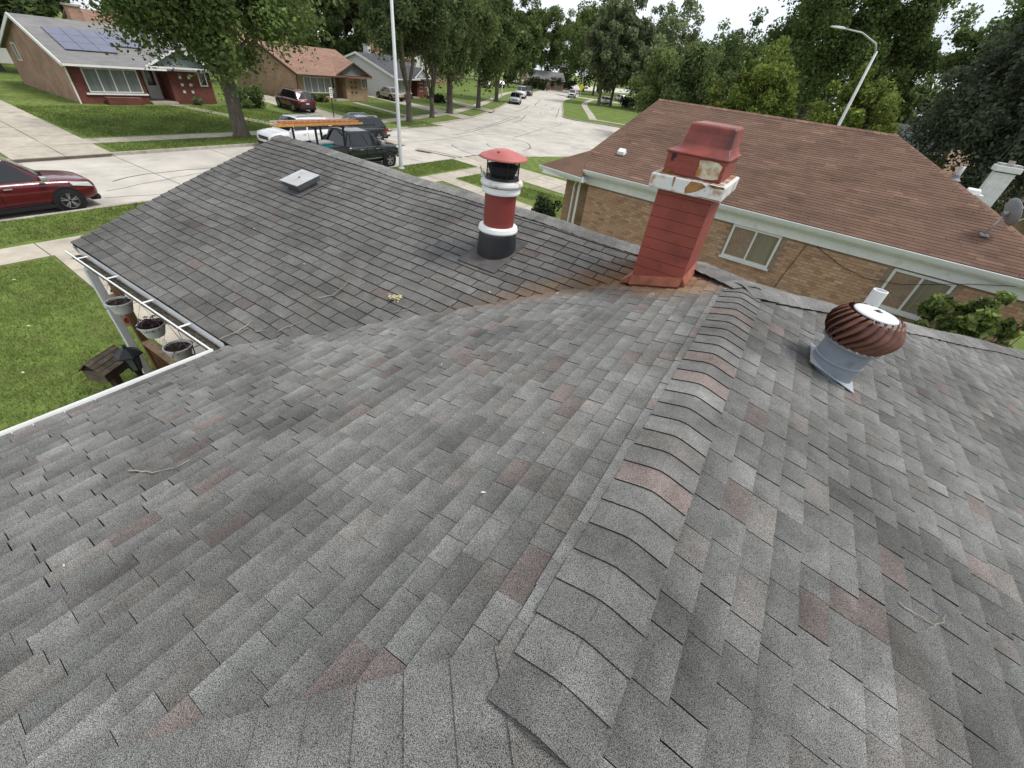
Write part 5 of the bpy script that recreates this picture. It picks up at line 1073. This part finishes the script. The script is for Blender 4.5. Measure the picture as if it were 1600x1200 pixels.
        hq = [(f-.66, i0, belt*.76), (f-.10, i1, belt*.68), (f-.12, o1, belt*.68), (f-.66, o0, belt*.78), (f-.72, i0, belt*.90), (f-.18, i1, belt*.82), (f-.20, o1, belt*.82), (f-.72, o0-s*.02, belt*.89)]
        MB().hexa(hq if s > 0 else [hq[k] for k in (3, 2, 1, 0, 7, 6, 5, 4)]).build('headlight', M_LITE, c, bevel=.012)
        MB().box(b-.01, b+.30, s*hw*.80-.10, s*hw*.80+.12, belt*.74, belt*.94).build('tail_light', M_TAIL, c, bevel=.03)
        for wx in (f-.92, b+.95):
            MB().lathe([(0, s*.012), (wr+.065, s*.012), (wr+.075, -s*.08)], (wx, s*(hw-.012), wr+.01), 28, 'y').build('wheel_arch', M_TRIM, c); wheel(c, wx, s*(hw-.095), wr, s)
        MB().box(b+1.35, f-1.33, s*(hw-.02)-.02, s*(hw-.02)+.022, .20, .31).build('sill_trim', M_TRIM, c)
        if chrome or kind == 'sedan': MB().bar(n3(A(s), (0, s*.02, .012), 0), D(s), .02, .03).build('belt_trim', M_CHR, c)
        if rack or kind == 'suv': MB().tube([(xb_-.1, s*yr*.88, zt+.0), (xb_-.2, s*yr*.88, zt+.06), (xc+.3, s*yr*.86, zt+.06), (xc+.15, s*yr*.86, zt)], .018, 6).build('roof_rail', M_CHR if rack else M_TRIM, c)
        MB().lathe([(.0, 0), (.055, 0), (.06, -.03)], (f-.06, s*hw*.62, .45), 12, 'x').build('fog_lamp', M_LITE, c)
    MB().box(f-.10, f+.012, -hw*.50, hw*.50, belt*.52, belt*.70).build('grille', M_TRIM, c, bevel=.02); MB().box(f-.05, f+.02, -hw*.48, hw*.48, belt*.60, belt*.63).build('grille_bar', M_CHR, c)
    MB().box(f-.30, f+.01, -hw*.74, hw*.74, .22, .40).build('bumper', M_TRIM, c, bevel=.06); MB().box(b-.02, b+.3, -hw*.84, hw*.84, .26, .50).build('bumper', M_TRIM, c, bevel=.06)
    MB().box(b-.012, b-.002, -.16, .16, belt*.66, belt*.78).build('licence_plate', M_PLATE, c); MB().box(b+1.0, f-1.0, -hw*.8, hw*.8, .19, .3).build('underbody', M_TRIM, c)
    return c
HP = math.pi/2
# dark red SUV at the near kerb: its front wheel stands at pixel (122,333)
wpt = onz(122, 332, -.12)
car('parked_suv', 'dark red SUV with chrome trim parked at the near kerb', -20.45-.95, wpt[1]-(2.38-.92), HP, 4.77, 1.86, 1.72, 'dark_red', (.105, .005, .012), chrome=True)
car('parked_suv', 'white SUV parked behind the pickup truck at the far kerb', -27.5, 18.0, -HP, 4.65, 1.88, 1.72, 'white', (.72, .72, .71), metal=0, rack=False)
car('parked_suv', 'black compact SUV with silver roof rails at the far kerb', -27.7, 22.75, -HP-.08, 4.4, 1.84, 1.66, 'black', (.012, .013, .017), rack=True)
mp_ = onz(470, 172); car('parked_suv', 'maroon SUV parked in the driveway of the tan brick house', -41.7, 27.6, math.pi-.12, 4.55, 1.84, 1.66, 'maroon', (.07, .006, .012), z=.03)
car('parked_sedan', 'champagne sedan parked in the driveway beyond the tan house', -50.0, 47.3, math.pi-.15, 4.6, 1.8, 1.45, 'champagne', (.42, .37, .28), 'sedan', .33, .3, z=.03)
def along(line, y): 
    L_ = resample(line, .5); i = int(np.argmin([abs(p[1]-y) for p in L_])); t = np.array(L_[i+1])-np.array(L_[i-1]); return np.array(L_[i]), math.atan2(t[1], t[0]), t/np.linalg.norm(t)
for yy, lab, colr, rgb, L_, H_, kd in [(76, 'silver minivan parked first along the far curve of the street', 'silver', (.42, .43, .45), 4.9, 1.75, 'van'), (92, 'white van parked behind the silver minivan', 'van_white', (.70, .70, .69), 5.4, 2.2, 'van'), (104, 'dark boxy SUV parked behind the white van', 'charcoal', (.02, .02, .022), 4.7, 1.95, 'suv')]:
    p, a, t = along(FARC, yy); q = p+np.array([t[1], -t[0]])*1.25; car('parked_van' if kd == 'van' else 'parked_suv', lab, q[0], q[1], a+math.pi, L_, 1.95, H_, colr, rgb, kd, .37, cat='van' if kd == 'van' else 'car')
p, a, t = along(MIDC, 123)
for px, py, hd, lab, col_, rgb in [(945, 163, 2.2, 'white SUV parked under the twin trees of the corner lot', 'white', (.72, .72, .71)), (968, 158, 2.3, 'white SUV in the far driveway beside the grey roofed corner house', 'white', (.72, .72, .71)), (779, 137, 2.6, 'dark SUV parked in a driveway left of the far white post', 'charcoal', (.02, .02, .022)), (757, 137, 2.6, 'pale car half hidden behind the far parkway trees', 'silver', (.42, .43, .45)), (806, 131, 2.6, 'white car in the furthest driveway on the left', 'white', (.72, .72, .71))]:
    q = onz(px, py); car('parked_car', lab, q[0], q[1], hd, 4.7, 1.85, 1.7, col_, rgb, 'suv', z=.0)
def pickup(name, label, x, y, head, rgb, col, L=5.9, W=2.0, z=-.12, rackon=True):
    c = empty(name, (x, y, z), head, label=label, cat='pickup truck'); P = paint(col, rgb, .3); hw = W/2; f, b = L/2, -L/2; wr = .40; belt = 1.22; bedx = b+2.0
    st = [(bedx-.02, hw, .42, belt-.02, belt), (bedx+.1, hw, .42, belt, belt+.01), (.3, hw, .42, belt, belt+.01), (f-1.75, hw, .42, belt-.02, belt+.02), (f-1.3, hw, .42, belt-.05, belt+.04), (f-.4, hw*.97, .45, belt-.12, belt-.01), (f-.1, hw*.9, .5, belt-.22, belt-.10), (f, hw*.84, .55, belt-.35, belt-.22)]
    loft(st).build('body', P, c, smooth=True, subsurf=1)
    for s in (1, -1):
        MB().box(b, bedx, s*(hw-.04)-.04, s*(hw-.04)+.04, .50, belt+.03).build('bed_side', P, c, bevel=.02); MB().box(b+.02, bedx, s*(hw-.05)-.05, s*(hw-.05)+.05, belt+.031, belt+.06).build('bed_rail', M_TRIM, c)
    MB().box(b, b+.07, -hw+.09, hw-.09, .55, belt+.02).build('tailgate', P, c, bevel=.015); MB().box(b+.07, bedx, -hw+.08, hw-.08, .62, .70).build('bed_floor', M_TRIM, c)
    MB().box(b-.14, b+.02, -hw*.92, hw*.92, .42, .60).build('bumper', M_CHR, c, bevel=.03)
    A = lambda s: (f-1.35, s*hw*.93, belt-.02); B = lambda s: (f-2.25, s*hw*.76, 1.90); Cc = lambda s: (bedx+.28, s*hw*.76, 1.90); D = lambda s: (bedx+.02, s*hw*.93, belt-.02)
    V = [A(1), B(1), Cc(1), D(1), A(-1), B(-1), Cc(-1), D(-1), (f-2.28, 0, 1.95), (bedx+.28, 0, 1.95)]; F = [(0, 3, 2, 1), (4, 5, 6, 7), (1, 2, 9, 8), (8, 9, 6, 5), (0, 1, 8, 5, 4), (2, 3, 7, 6, 9)]
    MB().add(V, [q[::-1] for q in F]).build('cabin', P, c, bevel=.05, seg=3); n3 = lambda p, q, t: tuple(np.array(p)*(1-t)+np.array(q)*t)
    patch([A(-1), A(1), B(1), B(-1)], .03, (.05, .08)).build('windshield', M_CGL, c); patch([D(1), D(-1), Cc(-1), Cc(1)], .03, (.06, .15)).build('rear_window', M_CGL, c)
    for s in (1, -1):
        for a_, b_ in ((.08, .44), (.48, .93)):
            q = [n3(A(s), D(s), b_), n3(A(s), D(s), a_), n3(B(s), Cc(s), max(0.02, (a_-.06))), n3(B(s), Cc(s), min(.96, b_+.02))]
            if s < 0: q = [q[1], q[0], q[3], q[2]]
            patch(q, .014, (.03, .10)).build('side_window', M_CGL, c)
        for xx in (f-1.9, f-3.0): MB().box(xx-.12, xx+.10, s*(hw+.014)-.014, s*(hw+.014)+.014, belt-.18, belt-.14).build('door_handle', M_CHR, c)
        for xx in (f-1.55, f-2.6, bedx+.05): MB().box(xx-.005, xx+.005, s*hw-.006, s*hw+.006, .55, belt-.05).build('door_seam', M_TRIM, c)
        MB().box(f-1.72, f-1.50, s*(hw+.13)-.11, s*(hw+.13)+.11, belt+.02, belt+.24).build('mirror', M_CHR, c, bevel=.04)
        MB().box(f-.42, f-.04, s*hw*.80-.10, s*hw*.80+.10, belt-.30, belt-.16).build('headlight', M_LITE, c, bevel=.03); MB().box(b-.01, b+.1, s*(hw-.09)-.06, s*(hw-.09)+.07, .85, 1.2).build('tail_light', M_TAIL, c)
        MB().box(bedx+.1, f-1.6, s*(hw+.003)-.012, s*(hw+.003)+.012, .56, .60).build('side_trim', M_CHR, c); MB().tube([(bedx+.2, s*(hw-.02), .36), (f-1.7, s*(hw-.02), .36)], .05, 8).build('side_step', M_TRIM, c)
        for wx in (f-1.0, b+1.15): MB().lathe([(0, s*.014), (wr+.09, s*.014), (wr+.10, -s*.08)], (wx, s*(hw-.010), wr+.02), 28, 'y').build('wheel_arch', M_TRIM, c); wheel(c, wx, s*(hw-.09), wr, s, .27)
    MB().box(f-.12, f+.015, -hw*.62, hw*.62, .70, belt-.18).build('grille', M_TRIM, c, bevel=.03); MB().box(f-.2, f+.05, -hw*.88, hw*.88, .46, .66).build('bumper', M_CHR, c, bevel=.04); MB().box(b+1.0, f-.8, -hw*.8, hw*.8, .36, .5).build('underbody', M_TRIM, c)
    if rackon:
        for xx in (b+.25, bedx-.12):
            for s in (1, -1): MB().box(xx-.04, xx+.04, s*(hw-.06)-.04, s*(hw-.06)+.04, belt+.06, 2.12).build('rack_post', M_TRIM, c)
            MB().box(xx-.04, xx+.04, -hw-.05, hw+.05, 2.121, 2.18).build('rack_bar', M_TRIM, c)
        for s in (1, -1): MB().box(b+.2, f-1.9, s*(hw-.06)-.03, s*(hw-.06)+.03, 2.181, 2.22).build('rack_rail', M_TRIM, c)
    return c
tk = pickup('pickup_truck', 'black crew cab pickup truck carrying ladders at the near kerb', -21.55, 17.15, HP, (.014, .018, .018), 'dark_green_black')
def ladder(x, y, head, z, L, wd, m, label, mr):
    l = empty('ladder', (x, y, z), head, label=label, cat='ladder', group='ladders on the truck rack')
    for s in (1, -1): MB().box(-L/2, L/2, s*wd/2-.018, s*wd/2+.018, 0, .085).build('rail', m, l, bevel=.005)
    for k in range(int(L/.31)): MB().tube([(-L/2+.15+k*.31, -wd/2, .043), (-L/2+.15+k*.31, wd/2, .043)], .017, 8).build('rung', mr, l)
M_FIB = mat('orange_fibreglass', (.50, .27, .06), .5, .15, 8); M_FIBR = mat('red_orange_fibreglass', (.42, .15, .06), .5, .15, 8); M_ALU = mat('ladder_aluminium', (.55, .55, .54), .35, .1, 8, metal=.4)
ladder(-20.95, 15.0, HP, 2.105, 5.0, .42, M_FIB, 'yellow orange fibreglass ladder on the truck rack', M_ALU); ladder(-21.0, 15.1, HP, 2.20, 4.4, .36, M_FIBR, 'red orange ladder lying on top of the yellow one', M_ALU); ladder(-21.75, 15.3, HP, 2.105, 4.6, .42, M_ALU, 'plain aluminium ladder on the truck rack', M_ALU)
bxs = empty('tool_chest', (-21.45, 15.35, .58), HP, label='grey and turquoise tool chest standing in the truck bed', cat='tool chest')
MB().box(-.42, .42, -.30, .30, 0, .62).build('chest', mat('turquoise_plastic', (.03, .30, .28), .5, .1, 6), bxs, bevel=.02); MB().box(-.45, .45, -.33, .33, .621, .72).build('lid', M_LM, bxs, bevel=.02); MB().box(-.12, .12, -.34, -.30, .35, .42).build('handle', M_BLACK, bxs)
bxs = empty('generator', (-21.6, 14.6, .58), HP, label='black machine with tube frame in the truck bed', cat='machine')
MB().box(-.3, .3, -.25, .25, .06, .45).build('engine', M_TRIM, bxs, bevel=.04)
for s in (1, -1): MB().tube([(-.38, s*.3, 0), (-.38, s*.3, .6), (.38, s*.3, .6), (.38, s*.3, 0)], .02, 8).build('frame', M_BLACK, bxs)
q = onz(893, 153, -.12); pickup('pickup_truck', 'white pickup truck facing the curve at the far end of the street', q[0], q[1], -1.15, (.72, .72, .71), 'white_truck', rackon=False)

# ================================================================ TREES
tree('street_tree', 'large leafy street tree with forked grey trunk before the solar panel house', -31.0, 16.3, 11.5, 6.0, 3.9, .42, 101, 'green', .15, 42000, 130, 3, 3.0, droop=.5)
tree('street_tree', 'slim forked street tree beside the champagne sedan', -34.0, 34.5, 12.5, 4.4, 4.6, .27, 102, 'dark', .17, 22000, 90, 3, 2.6)
tree('street_tree', 'forked street tree with bare lower limbs on the parkway', -35.9, 39.9, 12.5, 4.6, 4.8, .24, 103, 'dark', .17, 22000, 90, 3, 1.9)
tree('street_tree', 'thick trunked dark street tree on the parkway', -38.2, 45.6, 13.5, 5.4, 3.8, .36, 104, 'mid', .2, 26000, 110, 2, 3.2, droop=.7)
tree('street_tree', 'dense dark tree further along the parkway', -42.4, 57, 13.5, 5.2, 3.2, .30, 105, 'mid', .22, 24000, 100, 2, 3.0, droop=.7)
BT = 'trees along the far street'
for i, (px, py, h, cr, cb, cl, lab) in enumerate([(706, 180, 12, 4.6, 4, 'mid', None), (775, 158, 14, 5.5, 3, 'mid', 'dense green tree behind the far white post'), (812, 138, 20, 6.5, 3, 'green', 'tall green tree behind the parked white van'), (845, 136, 25, 8.5, 3, 'olive', 'tall airy tree at the left of the street end'), (878, 136, 26, 8.5, 2.5, 'olive', 'tall airy tree at the middle of the street end'), (934, 165, 19, 5.4, 3, 'pale', 'tall pale leaved tree, left of the twin trees on the corner lot'), (953, 166, 20, 5.6, 3, 'pale', 'tall pale leaved tree, right of the twin trees on the corner lot'), (985, 150, 22, 8, 4, 'pale', 'tall pale tree behind the grey roofed corner house')]):
    if not lab: continue
    q = onz(px, py); tree('street_tree', lab, q[0], q[1], h, cr, cb, .35, 120+i, cl, .26, 17000, 95, 2, 3.0)
def at(px, dist): d = ray(px, 150); d = d[:2]/np.linalg.norm(d[:2]); return d*dist
for i, (px, ds, h, cr, cb, cl, lf, n, lab, dr) in enumerate([(1035, 62, 9.5, 4.2, 1.2, 'olive', .2, 12000, 'rounded olive green tree at the left end of the brown ridge', .4), (1095, 58, 10.5, 4.6, 1.5, 'mid', .2, 18000, 'green spreading tree behind the brown ridge', .4), (1175, 44, 8.8, 3.3, 2.2, 'maple', .17, 15000, 'light yellow green maple behind the brown ridge', .5), (1265, 64, 24, 7.2, 4.5, 'green', .21, 54000, 'towering green tree behind the brown ridge', .6), (1365, 68, 17, 4.6, 3.5, 'olive', .21, 26000, 'tall green tree behind the curved street lamp', .6), (1345, 48, 8.2, 3.3, 2.0, 'maple', .16, 12000, 'light green young tree beside the curved street lamp', .5), (1555, 60, 16.0, 5.0, 3.0, 'green', .21, 28000, 'dark broad leaved tree behind the spruce', .5), (1225, 80, 12, 5, 2, 'olive', .24, 10000, 'olive tree far behind the light maple', .4), (1430, 85, 9.5, 5, 2, 'mid', .26, 9000, 'green tree far behind the wide dark roof', .4), (1010, 120, 13, 7, 2, 'pale', .3, 10000, 'pale distant tree beyond the corner house', .4)]):
    q = at(px, ds); tree('garden_tree', lab, q[0], q[1], h, cr, cb, .34, 140+i, cl, lf, n, 100, 2, min(3.5, cb+.6), droop=dr)
q = at(1640, 33)
tree('spruce_tree', 'dark drooping spruce at the right behind the white chimney', q[0], q[1], 14.5, 4.6, 1.6, .32, 171, 'spruce', .13, 48000, 190, 1, 11.5, shape='cone', droop=.9, cradmul=.8)
for i, (x, y, h, cr, cl, lab) in enumerate([(-62, 2, 11, 5, 'mid', 'dark green tree behind the solar panel house roof'), (-66, 14, 12, 5.5, 'dark', 'dark tree behind the pale back house'), (-64, 30, 12, 5, 'mid', 'green tree between the back houses'), (-66, 44, 13, 5.5, 'green', 'green tree behind the tan brick house'), (-70, 58, 15, 6, 'mid', 'tall tree behind the orange roofed house'), (-76, 76, 16, 6.5, 'mid', 'tall green tree behind the far driveway'), (-86, 98, 18, 7, 'mid', 'tall green tree beyond the far driveway cars'), (-100, 138, 24, 9, 'green', 'large distant tree left of the street end'), (-70, 160, 28, 10, 'olive', 'large distant tree at the street end'), (-46, 160, 27, 9, 'pale', 'large distant pale tree right of the street end'), (-20, 120, 14, 7, 'green', 'distant tree right of the corner house'), (-92, -12, 12, 7, 'mid', 'dark tree beyond the pale back house with grey roof'), (-95, 6, 12, 7, 'dark', 'broad tree closing the view behind the pale back house'), (-96, 24, 13, 7, 'mid', 'broad tree behind the pale house with brown roof'), (-97, 42, 14, 7.5, 'mid', 'broad tree behind the white house with rust roof'), (-84, 182, 27, 11, 'green', 'broad distant tree closing the street end'), (-64, 192, 29, 11, 'mid', 'broad dark distant tree closing the street end'), (-110, 168, 25, 11, 'mid', 'broad distant tree behind the brick house at the left of the street end'), (-30, 170, 24, 10, 'mid', 'broad distant tree behind the corner house')]):
    tree('background_tree', lab, x, y, h, cr, 1.0, .35, 180+i, cl, .34, 8000, 90, 2, 2.6)
shrub('rounded_bush', 'green rounded bush at the corner of the dark red brick front', -43.4, 24.0, 1.3, 1.5, 1.7, 41, 3500, .08, leafmat('mid', PAL['mid'][1]))
shrub('low_bush', 'dark clipped bush before the red brick house with white gable', -48, 54.5, 1.1, 2.0, 1.1, 42, 2200, .08); shrub('low_bush', 'low mixed bush under the window of the tan house', -47.2, 34.8, .6, 1.8, .8, 43, 2200, .07, leafmat('olive', PAL['olive'][1]))
q = onz(979, 168); shrub('dark_bush', 'dark clipped bush under the twin corner trees', q[0], q[1], 2.2, 2.2, 2.3, 44, 2500, .15); q = onz(1001, 172); shrub('pale_bush', 'rounded pale green bush at the edge of the corner lawn', q[0], q[1], 2.8, 2.8, 3.0, 45, 3000, .15, leafmat('pale', PAL['pale'][1]))
shrub('low_bush', 'small grey green bush beside the porch door of the red front', -44.6, 20.6, .4, .5, .6, 46, 900, .05, leafmat('pale', PAL['pale'][1]))


for i, (px, py, lab) in enumerate([(838, 139, 'dark hedge bush at the left of the street end'), (862, 139, 'dark hedge bush at the middle of the street end'), (884, 140, 'dark hedge bush behind the far white pickup')]):
    q = onz(px, py); shrub('hedge_bush', lab, q[0], q[1], 4.5, 3.0, 3.2, 60+i, 2600, .2)
